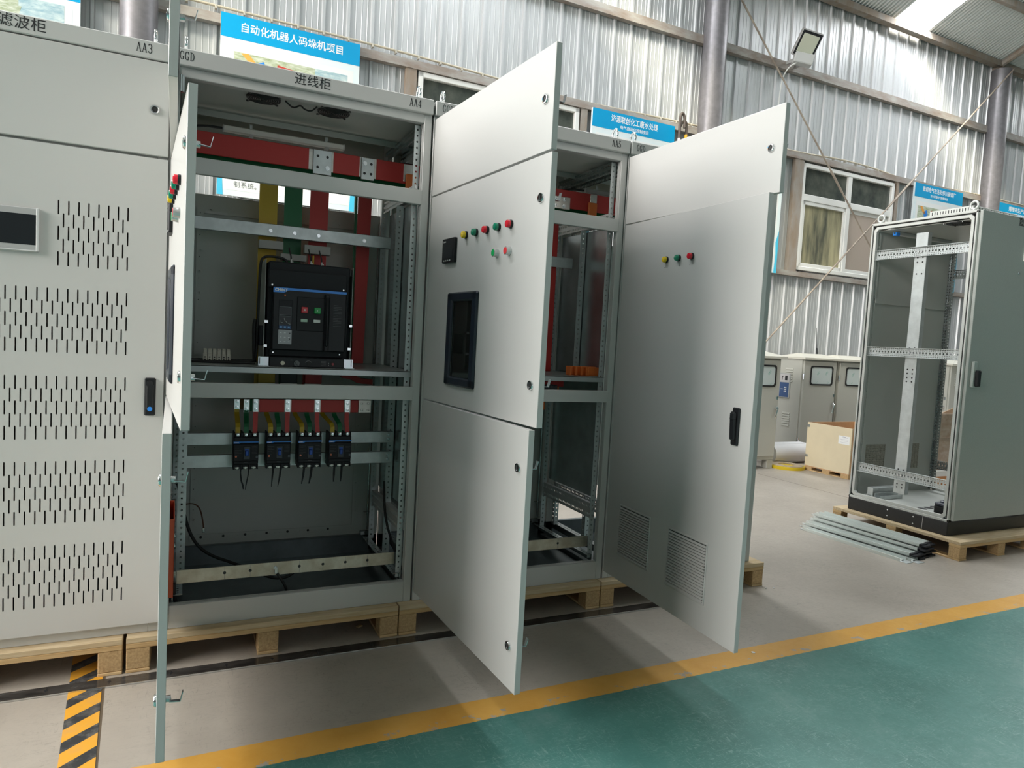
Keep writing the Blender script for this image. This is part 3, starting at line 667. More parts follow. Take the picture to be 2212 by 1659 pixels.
# ---- AA3 : closed cabinet with a slotted front door
c3 = cabinet('closed grey switchgear cabinet with slotted door and touch screen, lettered AA3, at the left edge', -1.002, 1.008, None, '滤波柜', 'AA3', inside=False, divider=False, rear='full', left_side=True)
g = G(); w3 = 1.007
d3u = G(); d3u.cbox(0, 0, 0, w3, .02, .335, .0025)
du = d3u.build('door', PAINT, c3, (.003, -.021, 1.797)); lock_parts(du, .960, .163, hook=False)
d3 = bpy.data.objects.new('door', None)
def slotted(g, w, h, slots, y=0.):
    cols = {}
    for (xc, zc, sw, sh) in slots: cols.setdefault(round(xc, 4), []).append((zc, sw, sh))
    xs = sorted(cols); hp = .0152/2
    def rect(a, b, c_, d_):
        if b-a > 1e-5 and d_-c_ > 1e-5: g.add([(a, y, c_), (b, y, c_), (b, y, d_), (a, y, d_)], [(0, 1, 2, 3)])
    cur = 0.
    for xc in xs:
        a, b = max(cur, xc-hp), xc+hp
        rect(cur, a, 0, h); z = 0.
        for zc, sw, sh in sorted(cols[xc]):
            z0, z1 = zc-sh/2-.004, zc+sh/2+.004
            rect(a, b, z, z0); q = sw/2; r = sw*.35
            H = [(xc-q, zc-sh/2+r), (xc-q+r, zc-sh/2), (xc+q-r, zc-sh/2), (xc+q, zc-sh/2+r), (xc+q, zc+sh/2-r), (xc+q-r, zc+sh/2), (xc-q+r, zc+sh/2), (xc-q, zc+sh/2-r)]
            V = [(a, y, z0), (b, y, z0), (b, y, z1), (a, y, z1)] + [(p, y, q_) for p, q_ in H]
            g.add(V, [(0, 1, 6, 5), (0, 5, 4), (1, 2, 8, 7), (1, 7, 6), (2, 3, 10, 9), (2, 9, 8), (3, 0, 4, 11), (3, 11, 10)]); z = z1
        rect(a, b, z, h); cur = b
    rect(cur, w, 0, h)
DX0, DZ0 = -1.002+.003, ZB+.042
slots = []
for gi, ztop in enumerate((1.733, 1.4265, 1.1175, .8115, .505)):
    for k in range(0, 26):
        for j in (0, 1):
            x = -.1185 - .03035*k - .01518*j
            if gi == 0:
                if j == 0 and k > 7: continue
                if j == 1 and k > 6: continue
            if x < -.885: continue
            rows = (0, 2, 4) if j == 0 else (1, 3)
            for r_ in rows: slots.append((x-DX0, ztop - .0247 - .0444*r_ - DZ0, .0046, .0495))
h3 = 1.745
g = G(); slotted(g, w3, h3, slots)
d3 = g.build('door', PAINT, c3, (.003, -.021, .042), solid=.002)
g = G(); g.cbox(0, 0, 0, .004, .02, h3, .001); g.cbox(w3-.004, 0, 0, w3, .02, h3, .001); g.cbox(0, 0, 0, w3, .02, .004, .001); g.cbox(0, 0, h3-.004, w3, .02, h3, .001); g.build('door_return', PAINT, d3)
# touch screen
g = G(); hx0, hx1, hz0, hz1 = -.628-DX0, -.385-DX0, 1.545-DZ0, 1.694-DZ0
g.cbox(hx0, -.013, hz0, hx1, .002, hz1, .003); hm = g.build('touch_screen', mat('grey_bezel', (.40, .40, .40), .4), d3)
g = G(); g.box(hx0+.009, -.0136, hz0+.023, hx1-.009, -.0128, hz1-.023); g.build('screen_glass', SCREEN, d3)
g = G(); g.cbox(hx1-.009, -.0155, hz0, hx1, -.010, hz1, .002); g.cbox(hx0, -.0155, hz0, hx0+.009, -.010, hz1, .002); g.cbox(hx0, -.0155, hz0, hx1, -.010, hz0+.005, .002); g.build('bezel_trim', mat('light_bezel', (.55, .56, .56), .35), d3)
# handle
g = G(); kx, kz = -.036-DX0, .977-DZ0; g.cbox(kx-.0185, -.010, kz, kx+.0185, 0, kz+.141, .004); g.cbox(kx-.013, -.018, kz+.02, kx+.013, -.008, kz+.118, .005)
hd = g.build('swing_handle', BLACK, d3); g = G(); g.cyl((kx, -.010, kz+.026), (kx, -.0195, kz+.026), .0085, n=16); g.build('handle_key_button', BLUE, d3)
g = G(); g.cyl((kx-.002, -.010, kz+.12), (kx-.002, -.019, kz+.12), .012, n=16); g.build('handle_pivot', BLACKM, d3)
# frame bars behind the door joints
g = G(); g.cbox(.03, .003, 1.765, .98, .03, 1.82, .002); g.build('cross_rail', PAINT_IN, c3)
# things seen through the slots
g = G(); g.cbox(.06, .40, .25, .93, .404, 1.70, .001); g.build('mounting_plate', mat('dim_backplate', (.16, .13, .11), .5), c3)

# ---- AA4 : open cabinet with the big circuit breaker
W4 = 1.0095
c4 = cabinet('open grey switchgear cabinet lettered AA4 with a large black circuit breaker', .008, W4, 'GGD', '进线柜', 'AA4', left_side=True)
def world_child(o, root_): pass
DW = .960
u4 = door(c4, .008, 1.795, 2.120, DW, 89.2); lock_parts(u4, .90, .165)
l4 = door(c4, .008, .047, .915, DW, 89.0)
def door_fittings(m, l, zo_m, zo_l, window=True):
    for x, z in ((.912, 1.788), (.912, 1.190)): lock_parts(m, x, z-zo_m)
    for x, z in ((.905, .920), (.905, .325)): lock_parts(l, x, z-zo_l)
    for x, lens in ((.367, LYEL), (.456, LGRN), (.545, LRED), (.634, LGRN), (.723, LRED)): pilot(m, x, 1.727-zo_m, lens)
    button(m, .632, 1.636-zo_m, BGRN); button(m, .722, 1.636-zo_m, BRED)
    g = G(); g.cbox(.170, -.014, 1.629-zo_m, .285, .004, 1.727-zo_m, .003); mt = g.build('panel_meter', BLACK, m)
    g = G(); g.box(.178, -.0148, 1.647-zo_m, .277, -.0138, 1.721-zo_m); g.build('meter_display', SCREEN, m)
    g = G()
    for k in range(4): g.cbox(.190+k*.019, -.0155, 1.635-zo_m, .199+k*.019, -.0138, 1.640-zo_m, .0008)
    g.box(.185, -.0152, 1.710-zo_m, .189, -.0146, 1.717-zo_m); g.box(.191, -.0152, 1.711-zo_m, .207, -.0146, 1.716-zo_m)
    g.build('meter_keys', LGREYP, m)
    g = G()
    for x, z in ((.456, 1.727), (.545, 1.727), (.634, 1.727), (.723, 1.727), (.632, 1.636), (.722, 1.636)):
        for dx in (-.012, .010): g.cyl((x+dx, -.0004, z-.034), (x+dx, .0003, z-.034), .0016, n=8)
    g.build('label_rivet_holes', INK, m)
def cut_window_door(parent, hx, z0, z1, w, angle, wx0, wx1, wz0, wz1):
    """same door with a real opening for the instrument window"""
    g = G(); h = z1-z0; t = .022
    g.cbox(0, 0, 0, wx0, .0025, h, .0012); g.cbox(wx1, 0, 0, w, .0025, h, .0012); g.box(wx0-.001, .0003, 0, wx1+.001, .0025, wz0); g.box(wx0-.001, .0003, wz1, wx1+.001, .0025, h)
    g.box(wx0-.002, 0, 0.001, wx1+.002, .0004, wz0); g.box(wx0-.002, 0, wz1, wx1+.002, .0004, h-.001)
    g.cbox(0, .001, 0, .0025, t, h, .001); g.cbox(w-.0025, .001, 0, w, t, h, .001); g.cbox(0, .001, 0, w, t, .0025, .001); g.cbox(0, .001, h-.0025, w, t, h, .001)
    g.cbox(.002, t-.002, .002, .022, t, h-.002, .0006); g.cbox(w-.022, t-.002, .002, w-.002, t, h-.002, .0006); g.cbox(.022, t-.002, .002, w-.022, t, .022, .0006); g.cbox(.022, t-.002, h-.022, w-.022, t, h-.002, .0006)
    o = g.build('door', PAINT, parent, (hx, -.02, z0), (0, 0, R(-angle)))
    g = G(); a = .024
    g.box(a, .0028, a, a+.012, .016, h-a); g.box(w-a-.012, .0028, a, w-a, .016, h-a); g.box(a, .0028, a, w-a, .016, a+.012); g.box(a, .0028, h-a-.012, w-a, .016, h-a)
    g.build('door_gasket', RUBBER, o)
    instrument_window(o, wx0-.042, wx1+.042, wz0-.034, wz1+.034)
    g = G(); g.box(wx0-.002, .001, wz0-.002, wx1+.002, .0035, wz1+.002); g.build('window_pane', GLASS, o)
    return o
def drop(o):
    for ch in list(o.children): drop(ch)
    bpy.data.objects.remove(o)
ZM, ZL = ZB+.921, ZB+.047
m4 = cut_window_door(c4, .008, .921, 1.789, DW, 86.54, .276, .460, 1.172-ZM, 1.474-ZM)
door_fittings(m4, l4, ZM, ZL)
# document pocket inside the lower door
g = G(); px0, px1, pz0, pz1 = .22, .48, .262, .575; g.cbox(px0, .019, pz0, px1, .022, pz1, .001); g.cbox(px0, .034, pz0, px1, .037, pz1-.06, .001); g.cbox(px0, .019, pz0, px0+.003, .037, pz1-.055, .001); g.cbox(px1-.003, .019, pz0, px1, .037, pz1-.055, .001); g.cbox(px0, .019, pz0, px1, .037, pz0+.003, .001)
g.build('document_pocket', REDPL, l4)
hinge(c4, .036, 2.075)

# ---- AA5
c5 = cabinet('open grey switchgear cabinet lettered AA5 behind its three-part open door', 1.026, 1.003, 'GGD', None, 'AA5')
u5 = door(c5, .0, 1.795, 2.120, DW, 86.1); lock_parts(u5, .914, .163)
m5 = cut_window_door(c5, .0, .921, 1.789, DW, 85.8, .276, .460, 1.172-ZM, 1.474-ZM)
l5 = door(c5, .0, .047, .915, DW, 87.4)
door_fittings(m5, l5, ZM, ZL)
# ---- AA6
c6 = cabinet('open grey switchgear cabinet at the right end of the row behind its tall louvred door', 2.036, 1.0, 'GGD', None, 'AA6', divider=False, rear='part')
u6 = door(c6, -.008, 1.795, 2.120, DW, 88.7); lock_parts(u6, .905, .172)
l6 = door(c6, -.008, .047, 1.789, DW, 91.65); Z6 = ZB+.047
for x, lens in ((.360, LYEL), (.449, LGRN), (.538, LRED)): pilot(l6, x, 1.727-Z6, lens)
g = G()
for x in (.360, .449, .538):
    for dx in (-.012, .010): g.cyl((x+dx, -.0004, 1.693-Z6), (x+dx, .0003, 1.693-Z6), .0014, n=8)
g.build('label_rivet_holes', INK, l6)
def swing_handle(d, x, z0, z1, m=BLACK):
    g = G(); g.cbox(x-.019, -.010, z0, x+.019, 0, z1, .004); g.build('handle_base', m, d)
    g = G(); g.T = Matrix.Translation((x-.003, -.008, z1-.040)) @ Matrix.Rotation(R(3), 4, 'X'); g.cbox(-.0135, -.016, -.085, .0135, -.002, .006, .004); g.T = None; g.cbox(x-.018, -.026, z1-.052, x+.012, -.008, z1-.016, .007); g.build('handle_lever', m, d)
    g = G(); g.box(x-.008, -.0112, z0+.012, x+.008, -.0098, z0+.085); g.build('handle_recess', RUBBER, d)
swing_handle(l6, .882, .974-Z6, 1.120-Z6)
def louvre(d, x0, x1, z0, z1, n=19, dep=.008, m=PAINT):
    g = G(); y = 0; f = .010
    g.cbox(x0, -.004, z0, x1, .001, z0+f, .002); g.cbox(x0, -.006, z1-f, x1, .001, z1, .003); g.cbox(x0, -.004, z0, x0+f*.8, .001, z1, .002); g.cbox(x1-f*.8, -.004, z0, x1, .001, z1, .002)
    p = (z1-z0-2*f)/n
    for i in range(n):
        zz = z0+f+i*p
        g.prism([(-.0005, 0), (-dep, p*.0), (-dep, p*.15), (-.0015, p*.60), (-.0005, p*.60)], (x0+f*.8, 0, zz), (0, 1, 0), (0, 0, 1), (x1-x0-1.6*f, 0, 0))
    g.build('ventilation_louvre', m, d)
    g = G(); g.box(x0+f*.8, -.0010, z0+f, x1-f*.8, -.0004, z1-f); g.build('louvre_gap_shade', mat('painted_louvre_shade', (.07, .075, .07), .8), d)  # dark plate painted to stand for the shade in the slat gaps
louvre(l6, .118, .375, .306-Z6, .560-Z6); louvre(l6, .510, .772, .296-Z6, .555-Z6)
g = G(); g.cbox(.938, .021, .62-.0, .952, .030, 1.0, .002); g.build('lock_rod', PAINT_IN, l6)
# ---------------------------------------------------------------- equipment inside the cabinets (world coordinates)
def socket_bolt(g, x, y, z, r=.0065, m=0, d=(0, -1, 0)):
    g.lathe((x, y, z), d, [(0, r*1.5), (.0015, r*1.5), (.0016, r), (.007, r), (.0072, r*.55), (.003, r*.5)], 12, m)
# main horizontal busbars along the top
for k, (y, z0, z1, m, nm) in enumerate(((.30, 2.036, 2.128, RED, 'red'), (.375, 2.012, 2.085, GRN, 'green'), (.445, 2.015, 2.075, YEL, 'yellow'))):
    o = root('main_busbar', {'red': 'long red sleeved busbar running behind the headers through the open cabinets', 'green': 'long green sleeved busbar just behind the long red one', 'yellow': 'long yellow sleeved busbar rearmost behind the long red one'}[nm], 'busbar', (.02, y, z0), 0, 'main busbars under the cabinet roofs')
    h = z1-z0; g = G(); gaps = [(.535, .640), (.760, .835)] if k == 0 else []
    xs = [.0]
    for a, b in gaps: xs += [a, b]
    xs += [2.95]
    for a, b in zip(xs[::2], xs[1::2]): g.cbox(a, 0, 0, b, .008, h, .002)
    g.build('sleeve', m, o)
    g = G(); g.box(-.005, .001, .002, 2.955, .007, h-.002); g.build('bar', TIN, o)
    if k == 0:
        for xa, xb, za, zb in ((.552, .632, -.016, h-.003), (.766, .824, -.010, h-.005)):
            g = G(); g.cbox(xa, -.010, za, xb, 0, zb, .001)
            for fx in (.24, .76):
                for fz in (.28, .74): g.cyl((xa+(xb-xa)*fx, -.0105, za+(zb-za)*fz), (xa+(xb-xa)*fx, -.0101, za+(zb-za)*fz), .0062, n=12, m=1)
            pl = g.build('joint_plate', [GALV, INK], o)
            g = G(); bx, bz = (xa+(xb-xa)*.76, za+(zb-za)*.28) if xa < .7 else (xa+(xb-xa)*.24, za+(zb-za)*.74); g.lathe((bx, -.0105, bz), (0, -1, 0), [(0, .011), (.002, .011), (.0021, .009), (.008, .009)], 6); g.build('joint_bolt', ZINC, o)
        g = G(); g.cbox(.965, -.002, .010, 1.01, .0, h-.002, .001); g.build('bare_bar_end', TIN, o); g = G(); g.cbox(1.99, -.002, .010, 2.03, 0, h-.002, .001); g.build('bare_bar_end', TIN, o)
        for xx in (.975, 1.975):
            g = G(); g.cbox(xx, -.016, -.028, xx+.052, 0, .045, .004); g.build('busbar_support', ORANGE, o)
        g = G(); g.cbox(1.742, -.012, -.010, 1.862, 0, .052, .001); g.build('joint_plate', TIN, o)
        g = G()
        for fx in (1.775, 1.825):
            for fz in (.004, .038): socket_bolt(g, fx, -.012, fz)
        g.build('joint_bolt', ZINC, o)
# vertical droppers
def dropper(label, m, x0, x1, z0, z1, y=.47, xb0=None, xb1=None, group='vertical busbars of the AA4 cabinet'):
    g = G(); xb0 = x0 if xb0 is None else xb0; xb1 = x1 if xb1 is None else xb1
    P = [(xb0, z0), (xb1, z0), (x1, z1), (x0, z1)]
    g.prism(P, (0, y, 0), (1, 0, 0), (0, 0, 1), (0, .008, 0)); o = g.build('vertical_busbar', m); tag(o, label, 'busbar', group)
dropper('yellow sleeved vertical busbar above the large circuit breaker', YEL, .368, .447, 1.06, 2.02)
dropper('green sleeved vertical busbar above the large circuit breaker', GRN, .477, .557, 1.06, 2.05)
dropper('red sleeved vertical busbar straight above the large circuit breaker', RED, .594, .678, 1.06, 2.10, xb0=.585, xb1=.668)
dropper('tall red sleeved vertical busbar right of the large circuit breaker', RED, .818, .884, 1.175, 2.10, xb0=.814, xb1=.870)
dropper('thin dark green edge of a vertical busbar behind the tall red one', GRN, .806, .816, 1.175, 2.05, y=.49)
g = G(); g.cbox(1.80, .42, 1.17, 1.895, .43, 2.05, .002); tag(g.build('vertical_busbar', RED), 'wide red sleeved vertical busbar in the AA5 cabinet', 'busbar')
# galvanised support beams
g = G(); g.cbox(.075, .405, 1.737, .967, .409, 1.793, .001); g.cbox(.075, .405, 1.790, .967, .43, 1.793, .001); g.cbox(.075, .405, 1.737, .967, .43, 1.740, .001)
bm_ = root('busbar_beam', 'pale galvanised beam with four bolts across the AA4 cabinet', 'beam', (0, 0, 0)); g.build('channel', GALV, bm_)
for x in (.413, .517, .624, .838):
    g = G(); g.lathe((x, .405, 1.763), (0, -1, 0), [(0, .009), (.002, .009), (.0021, .0075), (.008, .0075)], 8); g.build('bolt', ZINC, bm_)
g = G(); g.cbox(1.09, .405, 1.737, 1.985, .409, 1.793, .001); g.cbox(1.09, .405, 1.790, 1.985, .43, 1.793, .001)
tag(g.build('busbar_beam', GALV), 'pale galvanised beam clamping the red busbar of the AA5 cabinet', 'beam')
for a, b, za, zb, lab in ((.362, .466, 1.677, 1.714, 'grey insulator block in front of the yellow vertical busbar'), (.455, .568, 1.634, 1.663, 'grey insulator block in front of the green vertical busbar'), (.557, .675, 1.673, 1.712, 'grey insulator block in front of the red vertical busbar')):
    g = G(); g.cbox(a, .36, za, b, .40, zb, .002); tag(g.build('insulator_block', GREYP if False else mat('insulator_grey', (.36, .36, .34), .55)), lab, 'insulator', 'insulator blocks above the circuit breaker')
# shelves
def shelf(label, x0, x1):
    g = G(); g.cbox(x0, .03, 1.164, x1, .60, 1.169, .001); g.cbox(x0, .03, 1.142, x1, .033, 1.169, .001); g.cbox(x0, .597, 1.142, x1, .60, 1.169, .001)
    tag(g.build('equipment_shelf', mat('shelf_steel', (.40, .42, .42), .3, .45, noise=(6, .15))), label, 'shelf', 'equipment shelves')
shelf('grey steel shelf carrying the large black circuit breaker', .055, .990); shelf('grey steel shelf with orange insulators in the AA5 cabinet', 1.075, 1.990)
# the air circuit breaker
B = root('air_circuit_breaker', 'large black air circuit breaker with a blue stripe on the steel shelf', 'circuit breaker', (0, 0, 1.169)); Zs = 1.169
def bz(z): return z - Zs
g = G(); g.cbox(.383, .13, bz(1.20), .72, .34, bz(1.605), .006); g.build('body', BLACKM, B)
for x0, zt in ((.372, 1.612), (.733, 1.607)): g = G(); g.cbox(x0, .14, bz(1.17), x0+.0035, .36, bz(zt), .002); g.build('side_plate', mat('zinc_side_plate', (.55, .58, .54), .35, .6), B)
g = G(); g.cbox(.381, .102, bz(1.495), .703, .15, bz(1.570), .004); g.build('upper_cover', BLACKM, B); g = G(); g.cbox(.394, .104, bz(1.212), .695, .15, bz(1.240), .003); g.build('lower_cover', BLACKM, B)
g = G(); g.cbox(.400, .085, bz(1.238), .700, .14, bz(1.497), .004); fc = g.build('front_cover', BLACK, B)
g = G(); g.prism([(0, 0), (.042, 0), (.060, .011), (.298, .011), (.298, .021), (0, .021)], (.4005, .0835, bz(1.475)), (1, 0, 0), (0, 0, 1), (0, .002, 0)); g.build('blue_stripe', BLUE, B)
text('maker_lettering', 'CHiNT', .0165, WHITE, B, (.4055, .0828, bz(1.4855)), bold=.0006, sx=1.02)
g = G(); g.box(.444, .084, bz(1.463), .450, .0852, bz(1.468)); g.build('orange_mark', ORANGE, B)
# trip unit
g = G(); g.cbox(.424, .0835, bz(1.262), .477, .086, bz(1.446), .001); tu = g.build('trip_unit', mat('trip_unit_black', (.012, .013, .016), .45, spec=.25), B)
g = G(); g.box(.4265, .0828, bz(1.384), .4735, .0836, bz(1.417)); g.box(.4265, .0828, bz(1.343), .4735, .0836, bz(1.379)); g.build('trip_unit_screen', SCREEN, tu if False else B)
g = G()
for a, b, za, zb in ((.4258, .4742, 1.4165, 1.4178), (.4258, .4742, 1.3832, 1.3845), (.4258, .4268, 1.343, 1.4178), (.4732, .4742, 1.343, 1.4178), (.4258, .4742, 1.3782, 1.3792), (.4258, .4742, 1.3425, 1.3435)): g.box(a, .0824, bz(za), b, .0830, bz(zb))
stroke(g, [(.446, bz(1.371)), (.448, bz(1.362)), (.455, bz(1.355)), (.456, bz(1.352)), (.464, bz(1.351)), (.465, bz(1.348)), (.471, bz(1.3475))], .0012)
g2 = G(); stroke(g2, [(.4455, bz(1.371)), (.448, bz(1.362)), (.456, bz(1.354)), (.457, bz(1.351)), (.464, bz(1.3505)), (.4655, bz(1.3475)), (.471, bz(1.347))], .0013); stroke(g2, [(.434, bz(1.362)), (.434, bz(1.352)), (.441, bz(1.352))], .0013)
g2.build('trip_curve_print', LGREYP, B, (0, .0824, 0))
g3 = G()
for a, b, za, zb in ((.4258, .4742, 1.4165, 1.4178), (.4258, .4742, 1.3832, 1.3845), (.4258, .4268, 1.343, 1.4178), (.4732, .4742, 1.343, 1.4178), (.4258, .4742, 1.3782, 1.3792), (.4258, .4742, 1.3425, 1.3435)): g3.box(a, .0822, bz(za), b, .0829, bz(zb))
g3.build('screen_border_print', mat('dim_grey_print', (.16, .18, .19), .5), B)
g = G(); g.box(.4258, .0822, bz(1.326), .4742, .0830, bz(1.3405)); g.build('indicator_strip', mat('indicator_blue', (.02, .06, .16), .4), B)
g = G()
for x in (.430, .4455, .461): g.box(x, .0816, bz(1.3295), x+.008, .0823, bz(1.3370))
g.build('indicator_print', mat('indicator_light_blue', (.12, .30, .60), .4), B)
g = G(); g.cbox(.4235, .0805, bz(1.263), .4775, .084, bz(1.3225), .001); g.build('keypad', mat('keypad_grey', (.42, .42, .45), .5), B)
g = G()
for r_ in range(3):
    for k in range(3): 
        if not (k == 2 and r_ == 0): g.box(.430+k*.0165, .0798, bz(1.3085-r_*.018), .437+k*.0165, .0806, bz(1.3108-r_*.018))
g.build('keypad_print', WHITE, B)
g = G(); g.box(.4665, .0796, bz(1.3075), .4725, .0806, bz(1.3095)); g.box(.4685, .0796, bz(1.3055), .4705, .0806, bz(1.3115)); g.cyl((.4695, .0796, bz(1.285)), (.4695, .0806, bz(1.285)), .0022, n=10); g.build('keypad_arrow', INK, B)
# control field
g = G(); g.cbox(.495, .082, bz(1.321), .629, .087, bz(1.463), .003); g.build('control_panel', mat('control_panel_black', (.012, .013, .015), .45, spec=.25), B)
for x0, x1, m, nm in ((.5125, .5395, mat('breaker_red_button', (.55, .03, .04), .35), 'off_button'), (.5645, .5925, mat('breaker_green_button', (.0, .30, .06), .35), 'on_button')):
    g = G(); g.cbox(x0, .074, bz(1.396), x1, .083, bz(1.422), .0025); g.build(nm, m, B)
g = G(); g.lathe((.526, .0738, bz(1.409)), (0, -1, 0), [(0, .0035), (.0005, .0035)], 12); g.box(.578, .0732, bz(1.4055), .5792, .0740, bz(1.4125)); g.build('button_symbols', WHITE, B)
for x0, x1, m in ((.512, .539, mat('pale_green_flag', (.45, .62, .50), .5)), (.564, .5915, WHITEP)):
    g = G(); g.cbox(x0, .0805, bz(1.359), x1, .083, bz(1.371), .0008); g.build('status_flag', m, B)
g = G(); g.cbox(.607, .068, bz(1.239), .628, .086, bz(1.480), .004); g.cbox(.612, .060, bz(1.26), .623, .072, bz(1.468), .004); g.build('charging_handle', BLACK, B)
g = G()
for k in range(14): g.box(.646, .0842, bz(1.436-k*.0068), .646+(.034 if k % 3 else .020), .0851, bz(1.4375-k*.0068))
g.build('rating_plate_print', mat('faint_grey_print', (.085, .09, .095), .5), B)
g = G()
for x, z in ((.397, 1.505), (.689, 1.504), (.408, 1.227), (.681, 1.227)): g.lathe((x, .102, bz(z)), (0, -1, 0), [(0, .0048), (.002, .0048), (.003, .0035), (.0012, .0015)], 12)
for x, z in ((.452, 1.579), (.634, 1.570)): g.lathe((x, .15, bz(z)), (0, -1, 0), [(0, .005), (.003, .005), (.004, .0035)], 12)
g.build('cover_screw', CHROME, B)
# terminal block on top
g = G(); g.cbox(.466, .15, bz(1.572), .644, .27, bz(1.604), .004)
for k in range(17): g.cbox(.468+k*.0103, .145, bz(1.570), .475+k*.0103, .20, bz(1.607), .001)
g.build('control_terminal_strip', BLACKM, B); g = G(); g.cbox(.645, .14, bz(1.568), .73, .30, bz(1.600), .003); g.cbox(.384, .14, bz(1.572), .464, .30, bz(1.603), .003); g.build('top_cover', BLACK, B)
# side latches and racking base
g = G()
for x0, x1, z in ((.372, .389, 1.353), (.724, .738, 1.353), (.372, .387, 1.252), (.720, .735, 1.252)):
    g.cbox(x0, .13, bz(z-.006), x1, .15, bz(z+.006), .001); g.cyl((x0+.004, .128, bz(z)), (x0+.004, .15, bz(z)), .004, n=10)
g.build('side_latch', ZINC, B)
g = G(); g.cbox(.358, .16, bz(1.25), .383, .33, bz(1.335), .003); g.cbox(.722, .16, bz(1.25), .742, .33, bz(1.345), .003); g.build('side_contact_box', BLACKM, B)
g = G(); g.cbox(.392, .08, bz(1.169), .698, .15, bz(1.209), .003); g.build('racking_base', BLACK, B)
for x0, x1, s in ((.349, .391, 1), (.697, .7385, 1)):
    g = G(); g.cbox(x0, .088, bz(1.169), x1, .091, bz(1.2085), .001); g.cbox(x0, .055, bz(1.169), x1, .30, bz(1.1715), .001)
    g.build('base_bracket', mat('passivated_zinc', (.70, .66, .72), .3, .75, noise=(16, .3, (1, 1, 1), (.60, .74, .74))), B)
g = G(); g.box(.354, .0865, bz(1.178), .3565, .0882, bz(1.204)); g.box(.729, .0865, bz(1.178), .7315, .0882, bz(1.204)); g.build('bracket_slot', INK, B)
g = G(); g.cyl((.445, .0805, bz(1.184)), (.445, .077, bz(1.184)), .0085, n=18); g.build('round_white_button', mat('ivory_button', (.75, .72, .58), .4), B)
g = G(); g.cyl((.501, .0805, bz(1.184)), (.501, .074, bz(1.184)), .012, n=20); g.T = Matrix.Translation((.501, .072, bz(1.184))) @ Matrix.Rotation(R(-40), 4, 'Y'); g.cbox(-.003, -.004, -.0125, .003, .004, .0125, .001); g.T = None; g.build('selector_knob', mat('knob_grey', (.13, .14, .14), .4), B)
g = G(); g.cyl((.549, .0805, bz(1.185)), (.549, .079, bz(1.185)), .0085, n=18); g.build('crank_hole', RUBBER, B)
g = G(); stroke(g, arc(.549, bz(1.184), .0145, .0125, 25, 155, 10), .0012)
for k in range(4): g.box(.600, -.0006, bz(1.178+k*.006), .622, 0, bz(1.1788+k*.006))
for k in range(2): g.cyl((.633, -.0006, bz(1.181+k*.008)), (.633, 0, bz(1.181+k*.008)), .0018, n=8)
g.box(.476, -.0006, bz(1.197), .484, 0, bz(1.198)); g.box(.476, -.0006, bz(1.172), .484, 0, bz(1.173)); g.build('base_print', mat('mid_grey_print', (.30, .30, .30), .5), B, (0, .0799, 0))
g = G(); g.cyl((.650, .0805, bz(1.186)), (.650, .076, bz(1.186)), .0055, n=14); g.build('red_base_button', mat('dull_red_button', (.35, .03, .04), .4), B)
g = G(); g.cyl((.650, .0805, bz(1.186)), (.650, .0785, bz(1.186)), .0095, n=16); g.build('button_collar', RUBBER, B)
# control wires on and around the breaker
g = G(); g.tube([(.130, .22, 1.1745), (.25, .20, 1.176), (.335, .20, 1.176), (.352, .20, 1.20), (.353, .20, 1.35), (.355, .19, 1.58), (.362, .19, 1.622), (.40, .20, 1.630), (.455, .20, 1.626), (.468, .19, 1.60)], .0055, 8, sm=3)
g.tube([(.346, .215, 1.176), (.343, .215, 1.25), (.340, .215, 1.34), (.346, .215, 1.36)], .008, 8, sm=2); g.tube([(.09, .25, 1.176), (.16, .25, 1.180), (.26, .23, 1.180), (.34, .22, 1.182)], .007, 8, sm=2); g.tube([(.09, .21, 1.174), (.2, .19, 1.174), (.345, .18, 1.174)], .006, 8, sm=2)
tag(g.build('control_wire_loom', RUBBER, smooth=60), 'black control wire loom running along the shelf and up beside the large breaker', 'wiring')
for x, lab in ((.478, 'left black wire pair with white sleeve on top of the large breaker'), (.560, 'middle black wire with white sleeve on top of the large breaker'), (.605, 'right black wire with white sleeve on top of the large breaker')):
    o = root('control_wire', lab, 'wiring', (x, .165, 1.60), 0, 'short control wires on top of the breaker')
    g = G(); g.tube([(0, .03, .005), (0, .01, .03), (-.006, .02, .055), (-.004, .06, .075)], .003, 6, sm=2); g.build('wire', RUBBER, o); g = G(); g.cyl((.001, .022, .004), (.001, .014, .022), .0034, n=8); g.cyl((.007, .022, -.002), (.007, .016, .014), .003, n=8); g.build('marker_sleeve', WHITEP, o)
g = G(); g.cyl((.571, .19, 1.605), (.571, .19, 1.648), .0036, n=8); tag(g.build('wire_tag', mat('yellow_tag', (.62, .42, .04), .5)), 'yellow marker tube standing on top of the large breaker', 'wiring')
# terminal blocks on the shelf
proto = None
for k in range(6):
    if proto is None:
        proto = root('terminal_block', '', 'terminal block', (.145, .21, 1.1795)); g = G()
        g.cbox(0, 0, 0, .0165, .05, .026, .0015); g.cbox(.001, .012, .024, .0155, .045, .043, .0015); g.cbox(.002, .025, .04, .0145, .045, .048, .001); g.build('housing', mat('ivory_terminal', (.55, .52, .44), .5), proto)
        g = G(); g.cyl((.008, -.0006, .013), (.008, .001, .013), .003, n=8); g.build('screw_hole', INK, proto)
        g = G(); g.tube([(.008, -.002, .004), (.008, -.010, .0), (.010, -.012, -.003)], .003, 6); g.build('wire_end', RUBBER, proto)
    t = proto if k == 0 else copy_tree(proto)
    t.location = (.145 + k*.018, .21, 1.1795)
    t['label'] = ['leftmost ivory terminal block in the row of six on the shelf', 'second ivory terminal block from the left in the row of six', 'third ivory terminal block from the left in the row of six', 'fourth ivory terminal block from the left in the row of six', 'fifth ivory terminal block from the left in the row of six', 'rightmost ivory terminal block in the row of six on the shelf'][k]
    t['group'] = 'ivory terminal blocks on the shelf'
